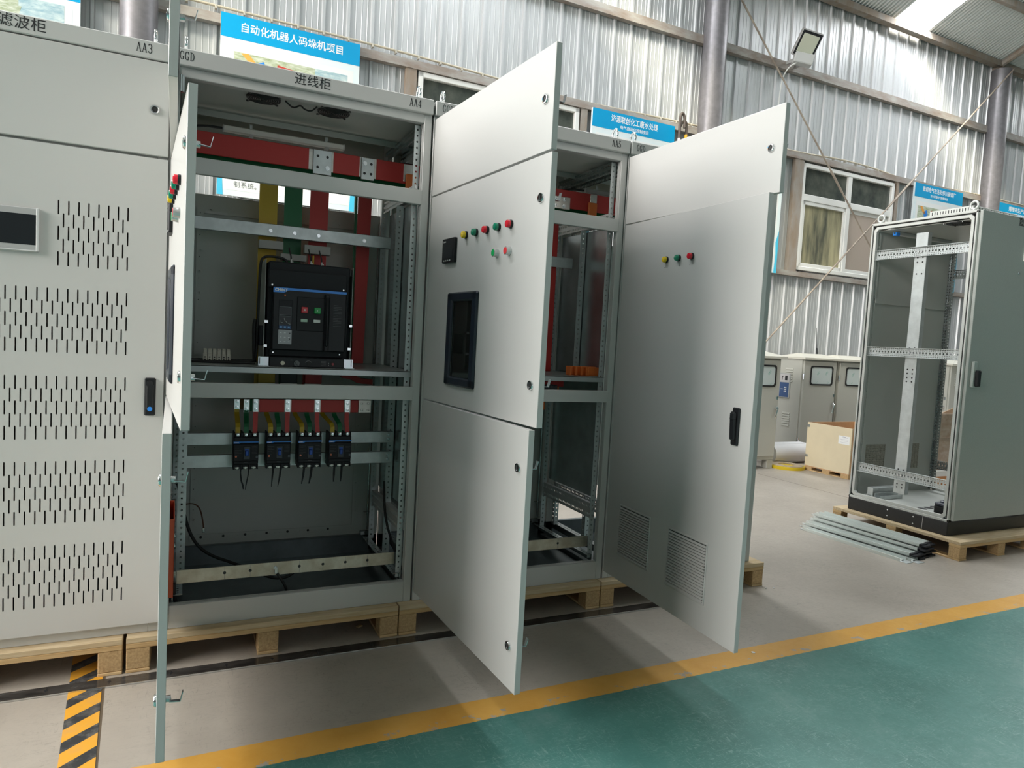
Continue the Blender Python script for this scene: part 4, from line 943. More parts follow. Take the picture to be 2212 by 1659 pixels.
g = G(); g.box(.10, .205, 1.169, .30, .255, 1.1795); tag(g.build('terminal_rail', GALV_D), 'low steel rail under the six ivory terminal blocks', 'rail')
# bar stubs below the shelf
for x0, x1, m, lab in ((.382, .457, YEL, 'yellow busbar stub with a bare end under the breaker shelf'), (.480, .556, mat('black_heat_shrink', (.012, .02, .018), .5), 'near-black busbar stub with a bare end under the breaker shelf'), (.591, .669, RED, 'red busbar stub with a bare end under the breaker shelf')):
    o = root('busbar_stub', lab, 'busbar', (x0, .46, 1.06), 0, 'busbar stubs under the breaker shelf'); w = x1-x0
    g = G(); g.cbox(0, -.02, .012, w, -.010, .10, .002); g.build('sleeve', m, o); g = G(); g.cbox(0, -.022, -.02, w, -.008, .012, .001); g.build('bare_end', TIN, o)
g = G(); g.prism([(0, .03), (.05, .02), (.09, .0), (.15, -.005), (.15, -.03), (.08, -.025), (.04, -.005), (0, .0)], (.76, .42, 1.105), (1, 0, 0), (0, 0, 1), (0, .05, 0)); tag(g.build('bent_busbar', RED), 'bent red busbar end under the right part of the breaker shelf', 'busbar')
# distribution busbars above the small breakers
def dist_bar(label, m, x0, x1, y, z0, z1, caps, end=None):
    o = root('distribution_busbar', label, 'busbar', (x0, y, z0), 0, 'distribution busbars above the small breakers'); h = z1-z0
    g = G(); segs = []; cur = x0
    for a, b in caps: segs.append((cur, a)); cur = b
    segs.append((cur, x1))
    for a, b in segs:
        if b-a > .004: g.cbox(a-x0, 0, 0, b-x0, .008, h, .002)
    g.build('sleeve', m, o); g = G(); g.box(0, .0015, .001, (end or x1)-x0, .0065, h-.001); g.build('bar', TIN, o); return o, h
rc = [(.346, .372), (.478, .506), (.606, .632), (.738, .766)]
o, h = dist_bar('red sleeved bar bolted above the four small breakers', RED, .346, .803, .235, .960, 1.016, rc, .860)
for a, b in rc:
    g = G(); g.cbox(a-.346+.002, -.006, -.006, b-.346-.004, 0, h+.002, .001)
    for z in (.013, .041): socket_bolt(g, (a+b)/2-.346-.001, -.006, z, .0052)
    g.build('bolted_lug', ZINC, o)
g = G(); g.cbox(.457, -.004, -.001, .514, 0, h+.001, .001)
for x in (.471, .501):
    for z in (.012, .042): socket_bolt(g, x, -.004, z, .0058)
g.build('end_plate', TIN, o)
o, h = dist_bar('green sleeved bar behind the bolted red bar above the small breakers', GRN, .312, .80, .275, .958, 1.012, [(.312, .337)])
g = G(); g.cbox(.0, -.006, -.004, .024, 0, h, .001)
for z in (.013, .041): socket_bolt(g, .012, -.006, z, .0052)
g.build('bolted_lug', ZINC, o)
o, h = dist_bar('yellow-brown sleeved bar rearmost above the small breakers', mat('brown_heat_shrink', (.22, .09, .02), .5), .276, .79, .315, .962, 1.008, [(.276, .300)])
g = G(); g.cbox(.0, -.006, -.002, .024, 0, h, .001)
for z in (.010, .036): socket_bolt(g, .012, -.006, z, .0052)
g.build('bolted_lug', ZINC, o)
# mounting beams of the small breakers
for z0, z1, lab in ((.809, .8625, 'upper galvanised beam carrying the four small breakers'), (.710, .7665, 'lower galvanised beam carrying the four small breakers')):
    o = root('breaker_beam', lab, 'beam', (.066, .29, z0), 0, 'breaker mounting beams'); h = z1-z0; g = G()
    g.cbox(0, 0, 0, .922, .003, h, .001); g.cbox(0, 0, h-.003, .922, .02, h, .001); g.cbox(0, 0, 0, .922, .02, .003, .001); g.build('beam', GALV, o)
    g = G()
    for x in (.018, .898):
        for z in (h*.35, h*.72): socket_bolt(g, x, 0, z, .005)
    g.build('beam_bolt', ZINC, o)
# moulded case breakers
pm = root('moulded_case_breaker', '', 'circuit breaker', (0, 0, 0)); W = .101; H = .158
g = G(); g.cbox(0, .004, .020, W, .088, H-.016, .004); g.cbox(.002, .012, 0, W-.002, .088, .022, .003); g.cbox(.0, .0, .035, W, .02, .112, .003)
for k in range(4): 
    x = k*W/3; g.cbox(max(0, x-.006), .012, H-.022, min(W, x+.006), .085, H, .0015); g.cbox(max(0, x-.005), .004, 0, min(W, x+.005), .05, .022, .0015)
g.build('case', mat('breaker_black', (.009, .010, .013), .5, spec=.3), pm)
g = G(); g.prism([(0, 0), (.024, 0), (.029, .004), (W, .004), (W, .0085), (0, .0085)], (0, -.0012, .113), (1, 0, 0), (0, 0, 1), (0, .0018, 0)); g.build('blue_stripe', BLUE, pm)
text('maker_lettering', 'CHiNT', .0062, WHITE, pm, (.002, -.0016, .1165), bold=.0002)
g = G(); g.cbox(.040, -.003, .044, .068, .002, .100, .002); g.build('lever_well', mat('lever_well_grey', (.03, .035, .045), .4), pm); g = G(); g.cbox(.047, -.014, .060, .061, 0, .084, .003); g.cbox(.046, -.0035, .084, .062, -.0028, .091, .0005); g.build('lever', BLUE_D, pm)
g = G(); g.cyl((.011, .0005, .057), (.011, -.003, .057), .0042, n=12); g.build('test_button', mat('coral_button', (.75, .22, .12), .4), pm)
g = G()
for k in range(6): g.box(.006, -.0006, .098-k*.007, .006+(.026 if k % 2 == 0 else .016), .0004, .0987-k*.007); g.box(.074, -.0006, .099-k*.006, .092+.004*(k % 2), .0004, .0997-k*.006)
g.box(.044, -.0006+.004, .030, .060, .0045, .0312); g.build('case_print', mat('dim_print', (.10, .10, .11), .5), pm)
g = G(); g.box(.090, -.0007, .050, .099, .0004, .059); g.build('grey_square_print', mat('dim_square', (.09, .10, .12), .5), pm)
for x in (.017, .0505, .084):
    g = G(); g.lathe((x, .014, H-.010), (0, -1, 0), [(0, .007), (.003, .007), (.0035, .0055), (.006, .0055), (.0062, .0035), (.003, .003)], 12); g.build('terminal_screw', ZINC, pm)
    g = G(); g.cbox(x-.009, .008, .003, x+.009, .030, .010, .001); g.lathe((x, .010, .006), (0, -1, 0), [(0, .005), (.003, .005), (.0032, .003)], 10); g.build('outgoing_clamp', TIN, pm)
bars = [((-.010, 0), (-.035, 0)), ((-.026, -.018), (-.032, -.010)), ((-.040, -.018), (-.030, -.004)), ((-.050, -.030), (-.038, -.006))]
for k in range(4):
    b = pm if k == 0 else copy_tree(pm); x = (.2715, .4045, .5365, .6690)[k]
    b.location = (x, .20, .716); b['group'] = 'small black breakers in a row'
    b['label'] = ['leftmost small black breaker, its two black strips touching at their ends', 'second small black breaker from the left with two tapering black strips', 'third small black breaker from the left with two black strips leaning left', 'rightmost small black breaker with two straight black strips hanging down'][k]
def barrier(b, x, pts, w0, w1):
    g = G(); V = []; n = len(pts)
    for i, (dx, dz, dy) in enumerate(pts):
        w = w0 + (w1-w0)*i/(n-1)*1.0 if i < n-1 else w1*.45
        V += [(x+dx-w/2, .03+dy, dz), (x+dx+w/2, .03+dy, dz), (x+dx+w/2, .031+dy, dz), (x+dx-w/2, .031+dy, dz)]
    F = [(3, 2, 1, 0), tuple((n-1)*4+q for q in range(4))]
    for i in range(n-1):
        for q in range(4): F.append((i*4+q, i*4+(q+1) % 4, (i+1)*4+(q+1) % 4, (i+1)*4+q))
    g.add(V, F); g.build('hanging_barrier_strip', BLACKM, b)
mb = [o for o in bpy.data.objects if o.name.startswith('moulded_case_breaker')]
mb.sort(key=lambda o: o.location.x)
barrier(mb[0], .034, [(0, .01, 0), (-.001, -.02, 0), (.003, -.055, 0), (.010, -.075, 0), (.012, -.092, 0)], .004, .009); barrier(mb[0], .067, [(0, .01, 0), (-.003, -.03, 0), (-.010, -.07, 0), (-.013, -.094, 0)], .005, .005)
barrier(mb[1], .034, [(0, .01, 0), (-.003, -.04, 0), (-.006, -.086, 0)], .009, .006); barrier(mb[1], .067, [(0, .01, 0), (-.005, -.04, 0), (-.012, -.086, 0)], .010, .006)
barrier(mb[2], .034, [(0, .01, 0), (-.004, -.04, 0), (-.010, -.078, 0)], .010, .008); barrier(mb[2], .067, [(0, .01, 0), (-.004, -.04, 0), (-.011, -.078, 0)], .010, .011)
barrier(mb[3], .034, [(0, .01, 0), (-.001, -.04, 0), (-.002, -.074, 0)], .010, .009); barrier(mb[3], .067, [(0, .01, 0), (-.001, -.04, 0), (-.003, -.074, 0)], .010, .009)
# connecting bars down to the breakers
nth = ['leftmost', 'second', 'third', 'rightmost']
for k in range(4):
    x = (.2715, .4045, .5365, .6690)[k]; xr = (.359, .491, .618, .750)[k]
    for m, xt, xe, y, nm in ((YEL, (.288, .410, .531, .652)[k], x+.017, .31, 'yellow'), (GRN, (.324, .450, .578, .700)[k], x+.0505, .27, 'green'), (RED, xr, x+.086, .228, 'red')):
        g = G(); P = [(xt, y, .965), (xt, y, .945), (xt + (xe-xt)*.5, (y+.225)/2, .925), (xe, .222, .905), (xe, .222, .868)]
        if nm == 'red': P = [(xt, .231, .962), (xt-.001, .229, .92), (xe, .224, .868)]
        g.band(P, .0195, .004, (1, 0, 0), sm=1 if nm != 'red' else 0); o = root('feeder_bar', '%s feeder bar dropping to the %s small breaker' % (nm, nth[k]) if k in (0, 3) else '%s feeder bar dropping to the %s small breaker from the left' % (nm, nth[k]), 'busbar', (0, 0, 0), 0, 'feeder bars between busbars and small breakers')
        g.build('sleeve', m, o); g = G(); g.cbox(xe-.0085, .216, .856, xe+.0085, .220, .872, .0015); g.build('bare_lug', TIN, o)
# ground bars
def ground(label, x0, x1, holes, wire=None):
    o = root('ground_bar', label, 'busbar', (x0, .08, .284), 0, 'bare ground bars near the cabinet floors'); g = G(); g.cbox(0, 0, 0, x1-x0, .006, .055, .0008); g.build('bar', BRASSY, o)
    g = G()
    for x in holes: g.cyl((x-x0, -.0004, .029), (x-x0, .001, .029), .0062, n=14)
    g.build('bolt_hole', INK, o); g = G()
    for x in holes: g.box(x-x0-.0006, -.0003, .002, x-x0+.0006, .0005, .053)
    g.build('scribe_lines', mat('scribe_grey', (.20, .20, .22), .5), o); g = G(); g.cbox(-.05, .004, .004, 0, .012, .05, .001); g.cbox(x1-x0, .002, .002, x1-x0+.03, .010, .053, .001); g.build('end_bracket', GALV_D, o)
    return o
og = ground('bare metal ground bar with holes low across the AA4 cabinet', .066, .958, (.244, .343, .541, .640, .737, .835))
g = G(); socket_bolt(g, .377, 0, .029, .006); g.build('ground_bolt', ZINC, og)
ground('bare metal ground bar with holes low across the AA5 cabinet', 1.08, 1.985, (1.22, 1.41, 1.61, 1.81))
# loose cables in the AA4 cabinet
g = G(); g.tube([(.06, .42, .62), (.10, .40, .43), (.14, .39, .345), (.20, .36, .30), (.29, .33, .27), (.39, .28, .232), (.46, .26, .205), (.52, .27, .20), (.575, .29, .235)], .0065, 8, sm=3); tag(g.build('cable', RUBBER, smooth=60), 'long loose black cable sagging low across the back of the AA4 cabinet', 'cable')
o = root('ground_lead', 'short black lead bolted to the middle of the AA4 ground bar', 'cable', (.443, .075, .313)); g = G(); g.tube([(.006, -.004, -.018), (.016, -.006, -.035), (.032, -.006, -.06), (.046, 0, -.09), (.050, .004, -.125)], .0055, 8, sm=2); g.build('lead', RUBBER, o); g = G(); g.cbox(-.004, -.009, -.020, .008, -.006, .006, .001); g.build('lug', ZINC, o)
g = G(); g.tube([(.058, .05, .30), (.060, .05, .25), (.066, .055, .215), (.085, .07, .185)], .006, 8, sm=2); tag(g.build('cable', RUBBER, smooth=60), 'short black cable at the lower left corner of the AA4 cabinet', 'cable')
o = root('earth_wire', 'thin brown wire hanging with a silver lug at the left back of the AA4 cabinet', 'cable', (0, .5, 0)); g = G(); g.tube([(.09, 0, .505), (.125, 0, .508), (.150, 0, .49), (.163, 0, .45), (.171, 0, .392)], .0032, 6, sm=3); g.build('wire', mat('brown_wire', (.12, .05, .03), .5), o); g = G(); g.cbox(.165, -.003, .368, .178, .003, .392, .002); g.build('lug', ZINC, o)
g = G(); g.tube([(.955, .30, .62), (.96, .28, .45), (.985, .2, .33), (.995, .12, .27), (1.0, .06, .25)], .006, 8, sm=2); tag(g.build('cable', RUBBER, smooth=60), 'black cable curving down behind the right bracket of the AA4 cabinet', 'cable')
# ceiling fans and tube lights
def fan(label, cx, cy_, z, r=.066):
    o = root('cooling_fan', label, 'fan', (cx, cy_, z-.0005), 0, 'cooling fans under cabinet roofs'); g = G()
    for k in range(7):
        rr = r*(.22+.13*k); n = 28; g.tube([(rr*math.cos(2*math.pi*i/n), rr*math.sin(2*math.pi*i/n), -.006+.003*(k/6)) for i in range(n+1)], .0017, 5, cap=False)
    for k in range(4):
        a = math.pi/4 + k*math.pi/2; g.tube([(0, 0, -.006), (r*1.26*math.cos(a), r*1.26*math.sin(a), -.003)], .0017, 5); g.cyl((r*1.24*math.cos(a), r*1.24*math.sin(a), 0), (r*1.24*math.cos(a), r*1.24*math.sin(a), -.006), .005, n=8)
    g.build('finger_guard', mat('guard_black', (.10, .10, .10), .3, .6), o)
    g = G(); g.cyl((0, 0, 0), (0, 0, -.0012), r*1.03, n=28); g.build('fan_opening', RUBBER, o)
    g = G(); g.cyl((0, 0, -.002), (0, 0, -.0045), r*.36, n=18)
    for k in range(7):
        a = 2*math.pi*k/7; g.band([(r*.3*math.cos(a), r*.3*math.sin(a), -.0025), (r*.95*math.cos(a+.35), r*.95*math.sin(a+.35), -.0025)], .022, .0008, (-math.sin(a), math.cos(a), .05))
    g.build('impeller', BLACKM, o)
fan('left round black cooling fan under the AA4 cabinet roof', .345, .140, 2.2565); fan('right round black cooling fan under the AA4 cabinet roof', .628, .152, 2.2565)
g = G(); g.tube([(.425, .10, 2.250), (.435, .09, 2.238), (.46, .12, 2.232), (.485, .10, 2.246), (.50, .11, 2.234), (.53, .12, 2.232), (.55, .10, 2.250)], .0035, 6, sm=2); tag(g.build('fan_wire', RUBBER, smooth=60), 'looped black fan wire between the two roof fans of the AA4 cabinet', 'wiring')
def tube_light(label, x0, x1, y, z, wire=None, m=None):
    o = root('tube_light', label, 'lamp', (x0, y, z), 0, 'tube lights inside cabinets'); L = x1-x0; g = G(); g.cbox(0, 0, 0, L, .028, .026, .004); g.build('diffuser', m or mat('opal_tube', (.80, .78, .72), .4), o)
    g = G(); g.cbox(-.003, -.001, -.001, .004, .029, .027, .002); g.cbox(L-.004, -.001, -.001, L+.003, .029, .027, .002); g.build('end_cap', LGREYP, o)
    g = G()
    for x in (L*.22, L*.85): g.cbox(x-.009, -.002, -.010, x+.009, .03, .002, .002); g.box(x-.006, .02, -.01, x+.006, .024, .05)
    g.build('mounting_clip', LGREYP, o)
    g = G(); g.tube([(0, .014, .013), (-.02, .014, .012), (-.06, .014, .012), (-.11, .014, .004), (-.16, .014, -.01)], .0055, 6, sm=2); g.build('supply_lead', RUBBER, o)
tube_light('white tube light hanging under the AA4 cabinet roof', .207, .729, .42, 2.173); tube_light('grey-white tube light at the right under the AA5 cabinet roof', 2.036-.0, 2.42, .40, 2.155, m=mat('dull_tube', (.33, .32, .30), .5))
g = G(); g.tube([(.96, .42, 2.14), (.99, .42, 2.15), (1.02, .40, 2.153), (1.07, .40, 2.15)], .005, 6, sm=2); tag(g.build('cable', RUBBER), 'black cable passing above the red busbar at the right of the AA4 cabinet', 'cable')
# orange insulators on the AA5 shelf
o = root('insulator_rack', 'orange comb-shaped busbar insulator on the AA5 shelf', 'insulator', (1.832, .095, 1.169)); g = G()
g.cbox(0, .03, 0, .17, .05, .046, .002)
for k in range(4): g.cbox(k*.032, .004, 0, k*.032+.011, .032, .046, .002)
g.cbox(.105, 0, 0, .17, .05, .044, .003); g.build('comb', ORANGE, o); 
o = root('insulator_rack', 'orange busbar insulator under the AA5 shelf', 'insulator', (1.66, .25, 1.05)); g = G(); g.cbox(0, 0, 0, .20, .05, .05, .003); g.cbox(.05, -.04, -.07, .10, .01, .02, .003); g.build('comb', ORANGE, o)
g = G(); g.cbox(1.13, .24, 1.10, 1.88, .25, 1.14, .002); tag(g.build('lower_busbar', RED), 'red sleeved busbar under the AA5 shelf', 'busbar')
g = G(); g.cbox(1.63, .14, 1.085, 1.79, .19, 1.115, .004); tag(g.build('wire_tray', mat('grey_mesh', (.12, .12, .12), .6, noise=(90, .6))), 'dark mottled tray under the AA5 shelf', 'tray')
# ---------------------------------------------------------------- grey control cabinet standing open on the right
pallet('large plywood pallet under the grey open cabinet on the right', 4.835, -.095, 1.32, 1.02, h=.13, blocks=[0, .44, .84, 1.24], group=None)
FX, FY, FW, FD, FZ = 4.895, .04, 1.0, .80, .13; FH = 2.375
F = root('control_cabinet', 'tall grey control cabinet with open side and black plinth on a pallet', 'electrical cabinet', (FX, FY, FZ)); hF = FH-FZ
g = G(); g.cbox(0, 0, 0, FW, FD, .098, .004); g.build('plinth', BLACKP, F)
g = G()
for y, z in ((.345, .075), (.345, .03), (.55, .075), (.55, .025)): g.lathe((-.0005, FD-y, z), (-1, 0, 0), [(0, .006), (.003, .005)], 10)
g.box(-.001, .18, .002, .0, .182, .096); g.build('plinth_screw', ZINC, F)
fr = mat('light_frame_paint', (.56, .57, .54), .4)
g = G(); a = .042; z0, z1 = .098, hF
# frame profile on the open side (x = 0): outer lip, sealing channel, inner lip with cut corners
def ring(g, x0, x1, y0, y1, za, zb, w, cut):
    yo = [(y0, za), (y1, za), (y1, zb), (y0, zb)]
    def oct_(i): 
        c = cut*i; k = w*i
        return [(y0+k+c, za+k), (y1-k-c, za+k), (y1-k, za+k+c), (y1-k, zb-k-c), (y1-k-c, zb-k), (y0+k+c, zb-k), (y0+k, zb-k-c), (y0+k, za+k+c)]
    O = oct_(0) if cut == 0 else oct_(.0001); 
    Oo = [(y0+cut, za), (y1-cut, za), (y1, za+cut), (y1, zb-cut), (y1-cut, zb), (y0+cut, zb), (y0, zb-cut), (y0, za+cut)]
    Ii = [(y0+w+cut*.8, za+w), (y1-w-cut*.8, za+w), (y1-w, za+w+cut*.8), (y1-w, zb-w-cut*.8), (y1-w-cut*.8, zb-w), (y0+w+cut*.8, zb-w), (y0+w, zb-w-cut*.8), (y0+w, za+w+cut*.8)]
    V = [(x0, y, z) for y, z in Oo] + [(x0, y, z) for y, z in Ii] + [(x1, y, z) for y, z in Oo] + [(x1, y, z) for y, z in Ii]; Fc = []
    for i in range(8):
        j = (i+1) % 8; Fc += [(i, j, 8+j, 8+i), (16+i, 24+i, 24+j, 16+j), (i, 16+i, 16+j, j), (8+i, 8+j, 24+j, 24+i)]
    g.add(V, Fc)
for xx, s in ((0, 1), (FW, -1)):
    ring(g, xx+.004*s, xx+.030*s, .022, FD-.022, z0+.02, z1-.022, .020, .022)
    for y0, y1 in ((0, .012), (FD-.012, FD)): g.cbox(min(xx, xx+.04*s), y0, z0, max(xx, xx+.04*s), y1, z1, .002)
    g.cbox(min(xx, xx+.04*s), 0, z0, max(xx, xx+.04*s), FD, z0+.018, .002); g.cbox(min(xx, xx+.04*s), 0, z1-.012, max(xx, xx+.04*s), FD, z1, .002)
g.build('frame', fr, F)
g = G()
for y0, y1 in ((.012, .022), (FD-.022, FD-.012)): g.box(.010, y0, z0+.02, .032, y1, z1-.012)
g.box(.010, .012, z1-.022, .032, FD-.012, z1-.012); g.box(.010, .012, z0+.016, .032, FD-.012, z0+.020); g.build('sealing_channel', RUBBER, F)
g = G(); g.cbox(0, 0, z1-.004, FW, FD, z1+.006, .002); g.box(.04, .02, z1-.05, FW-.04, FD-.02, z1-.046); g.build('roof', fr, F)
# slotted fan hood on the roof
g = G(); g.cbox(.085, .085, z1+.006, .60, .40, z1+.056, .003); hd_ = g.build('fan_hood', fr, F)
g = G()
for k in range(15): g.box(.0842, .098+k*.0198, z1+.024, .0854, .104+k*.0198, z1+.046)
for k in range(12): g.box(.11+k*.035, .0842, z1+.024, .116+k*.035, .0854, z1+.046)
g.build('hood_slot', INK, F)
def ring_eye(parent, x, y, z, r=.026, ax='x'):
    g = G(); n = 20
    pts = [(x, y+r*math.sin(2*math.pi*i/n), z+.018+r-r*math.cos(2*math.pi*i/n)) for i in range(n+1)]
    g.tube(pts, .008, 8, cap=False); g.cyl((x, y, z), (x, y, z+.016), .012, n=12); g.build('lifting_eye', CHROME if False else mat('pale_eye', (.62, .64, .62), .35, .5), parent, smooth=60)
ring_eye(F, .035, .05, z1); ring_eye(F, .035, FD-.05, z1); ring_eye(F, FW-.05, FD-.05, z1)
# rear wall, floor plate
g = G(); g.cbox(.03, FD-.03, z0+.02, FW-.03, FD-.004, z1-.02, .002); g.build('rear_panel', PAINT_IN, F)
g = G(); g.box(.06, FD-.042, 1.66-.02, FW-.08, FD-.03, 1.66+.02); g.box(.06, FD-.036, z0+.05, .075, FD-.03, z1-.06); g.build('rear_stiffener', PAINT_IN, F)
for x0, x1 in ((.115, .345), (.565, .765)):
    g = G(); g.box(x0, FD-.0312, .312, x1, FD-.0300, .518)
    for k in range(12): g.box(x0, FD-.0335, .312+k*.0175, x1, FD-.0310, .3125+k*.0175+.010)
    for k in range(6): g.box(x0+.008+k*(x1-x0-.02)/5, FD-.0340, .312, x0+.012+k*(x1-x0-.02)/5, FD-.0310, .518)
    g.build('filter_grille', mat('grille_dusty', (.40, .39, .33), .7, noise=(60, .3)), F)
g = G(); g.box(.04, .03, z0+.018, FW-.04, FD-.03, z0+.022); g.build('floor_plate', PAINT_IN, F)
g = G()
for x, y in ((-.0, .27), (.07, .275), (.15, .28), (.23, .285), (.02, .10), (.12, .11)): g.cyl((x+.06, y, z0+.0224), (x+.06, y, z0+.0230), .033, n=20)
g.build('cable_entry_hole', INK, F)
# front door (faces the aisle), closed
TEX = PAINT_TEX
g = G(); g.cbox(.018, -.024, z0+.012, FW-.004, -.002, z1+.004, .003); fd = g.build('door', TEX, F)
louvre(fd, .232, .512, .247, .507, 18, .008, TEX); louvre(fd, .648, .92, .247, .508, 18, .008, TEX)
text('door_lettering', '直流屏', .066, INK, fd, (.425, -.0245, 2.213), bold=.0004)
g = G(); g.cbox(.045, -.044, 1.045, .092, -.024, 1.225, .006); g.build('handle_base', mat('handle_grey', (.50, .53, .50), .4), fd)
g = G(); g.cbox(.060, -.075, 1.052, .090, -.046, 1.165, .006); g.build('handle_lever', BLACK, fd)
g = G(); g.cbox(.520, -.036, 1.95, .616, -.023, 2.045, .003); g.build('panel_meter', WHITEP, fd)
g = G(); g.box(.524, -.0366, 1.985, .612, -.0355, 2.032); g.build('meter_display', mat('meter_blue', (.02, .05, .16), .3), fd)
g = G()
for k in range(4): g.box(.527+k*.021, -.0366, 1.957, .538+k*.021, -.0355, 1.968); g.box(.527+k*.021, -.0366, 1.972, .538+k*.021, -.0355, 1.980)
g.build('meter_keys', INK, fd)
g = G()
for x in (.482, .579, .676): g.lathe((x, -.024, 1.863), (0, -1, 0), [(0, .010), (.003, .010), (.006, .006)], 14)
g.build('round_plug', CHROME, fd)
# perforated frame uprights and mounting rails
def upr(x, y, dirx, diry, mm=GALV_D):
    g = G()
    for k in range(2 if mm is GALV_D else 0): g.perf((x, y+.022*k*diry, z0+.03), (0, 0, 1), (0, diry, 0), z1-z0-.09, .022, .025, .0062, n=4)
    g.perf((x, y, z0+.03), (0, 0, 1), (dirx, 0, 0), z1-z0-.09, .022, .025, .0055, n=4); g.build('frame_upright', mm, F, solid=.002)
upr(FW-.045, FD-.032, -1, -1); upr(.045, FD-.032, 1, -1, PAINT_IN); upr(FW-.045, .04, -1, 1)
def rail(x, z, name='mounting_rail', m=GALV, y0=.020, y1=FD-.020):
    g = G(); L = y1-y0; o = (x, y0, z)
    g.perf((x, y0, z), (0, 1, 0), (0, 0, 1), L, .017, .0165, .004, .0022, n=4); g.perf((x, y0, z+.017), (0, 1, 0), (0, 0, 1), L, .010, .0165, .0028, .0018, n=4); g.perf((x, y0, z+.027), (0, 1, 0), (0, 0, 1), L, .018, .025, .0062, .0062, n=4)
    g.perf((x, y0, z+.045), (0, 1, 0), (0, 0, 1), L, .010, .0165, .0028, .0018, n=4); g.perf((x, y0, z+.055), (0, 1, 0), (0, 0, 1), L, .015, .0165, .005, .0025, n=4)
    g.box(x, y0, z, x-.020, y1, z+.0015); g.box(x, y0, z+.069, x-.020, y1, z+.0705)
    return g.build(name, m, F, solid=.0016)
for z in (2.100, 1.359, .444): rail(.030, z-FZ)
for z in (2.035, .435): rail(FW-.030, z-FZ, m=GALV_D)
g = G(); g.cbox(.036, .358, .21, .0395, .452, 2.145, .001); g.cbox(.036, .358, .21, .075, .361, 2.145, .001); g.cbox(.036, .449, .21, .075, .452, 2.145, .001); st = g.build('mounting_post', GALV, F)
g = G()
for zz in (1.995, 1.965, 1.93, 1.845, 1.30, 1.14, 1.11, 1.08, 1.05, .39, .28, .255):
    for y in (.385, .425): g.cyl((.0354, y, zz), (.0362, y, zz), .0062, n=10)
g.build('post_hole', INK, F)
g = G()
for zz in (2.135-FZ, 1.392-FZ, .476-FZ):
    for y in (.393, .418): g.lathe((.0295, y, zz), (-1, 0, 0), [(0, .008), (.006, .0075)], 6)
g.build('rail_bolt', ZINC, F)
# light, fan, wires inside
o = root('tube_light', 'grey tube light under the roof of the open control cabinet', 'lamp', (5.03, .70, 2.295)); g = G(); g.cbox(0, 0, 0, .64, .03, .03, .004); g.build('diffuser', LGREYP, o); g = G(); g.tube([(0, .015, .015), (-.03, .01, .01), (-.06, 0, .01)], .005, 6); g.build('supply_lead', RUBBER, o); g = G(); g.cbox(-.05, -.01, -.008, -.005, .02, .018, .003); g.build('blue_connector', BLUE, o)
fan('dark round fan under the roof of the open control cabinet', 5.0, .23, 2.322, .075)
g = G(); g.tube([(5.08, .14, 2.31), (5.06, .12, 2.27), (5.05, .11, 2.22), (5.06, .09, 2.12)], .004, 6, sm=2); tag(g.build('fan_wire', RUBBER), 'thin black wires hanging at the top front corner of the open control cabinet', 'wiring')
o = root('power_unit', 'black power unit lying on the floor plate of the open control cabinet', 'power supply', (4.965, .075, .251)); g = G(); g.cbox(0, 0, 0, .26, .12, .060, .006); g.build('case', BLACK, o); g = G(); g.cbox(.0, .0, .058, .26, .12, .085, .008); g.cbox(.03, .02, .08, .2, .1, .098, .006); g.build('cover', mat('blue_black', (.03, .035, .055), .3), o)
o = root('rail_bracket', 'loose galvanised bracket on the left of the open cabinet floor plate', 'bracket', (4.945, .60, .2505)); g = G()
for k in range(1): g.cbox(0, 0, 0, .26, .05, .004, .001); g.cbox(0, .046, 0, .26, .05, .045, .001); g.cbox(0, 0, 0, .26, .004, .03, .001)
g.build('channel', GALV, o)
g = G(); g.cbox(4.95, .67, .2505, 5.25, .72, .330, .002); tag(g.build('rail_bracket', GALV), 'upright galvanised bracket at the back left of the open cabinet floor plate', 'bracket')

# ---------------------------------------------------------------- stack of galvanised channels on the floor
ep = bpy.data.materials.get('x')
def channel(k, xa, ya, xb, yb, z, tilt=0, dark=True):
    A = Vector((xa, ya, z)); Bv = Vector((xb, yb, z)); d = Bv-A; L = d.length; rz = math.atan2(d.y, d.x)
    o = root('metal_channel', '', 'metal profile', A, rz, 'galvanised channels stacked on the floor'); o.rotation_euler = (R(tilt), 0, rz); g = G()
    g.prism([(-.034, 0), (-.014, 0), (-.010, .008), (.010, .008), (.014, 0), (.034, 0), (.034, .020), (.032, .020), (.032, .002), (.0155, .002), (.0115, .010), (-.0115, .010), (-.0155, .002), (-.032, .002), (-.032, .020), (-.034, .020)], (0, 0, 0), (0, 1, 0), (0, 0, 1), (L-.05, 0, 0))
    g.build('profile', mat('bright_channel_steel', (.74, .79, .76), .36, .45), o); g = G()
    if k > 1: g.cbox(L-.05, -.034, 0, L-.005, .034, .012, .002); g.cbox(L-.05, -.034, 0, L-.03, .034, .019, .002); g.build('end_clip', BLACKM, o)
    else: g.cbox(L-.05, -.034, 0, L, .034, .003, .001); g.build('end_tongue', GALV, o)
    g = G(); g.cbox(-.03, .012, .002, 0, .032, .005, .001); g.cbox(-.03, -.032, .002, 0, -.014, .005, .001); g.build('end_tongue', GALV, o)
    return o
lay = [(4.405, .800, 4.440, -.020, .0), (4.475, .870, 4.520, -.045, .0), (4.555, .90, 4.605, .00, .0), (4.635, .93, 4.675, .02, .0), (4.705, .95, 4.755, .03, .0), (4.49, .86, 4.56, .00, .022), (4.575, .90, 4.63, .015, .022), (4.66, .94, 4.71, .03, .022), (4.735, .955, 4.785, .045, .022), (4.62, .90, 4.67, .02, .044), (4.70, .945, 4.745, .035, .044), (4.665, .93, 4.70, .03, .066), (4.745, .955, 4.775, .05, .066)]
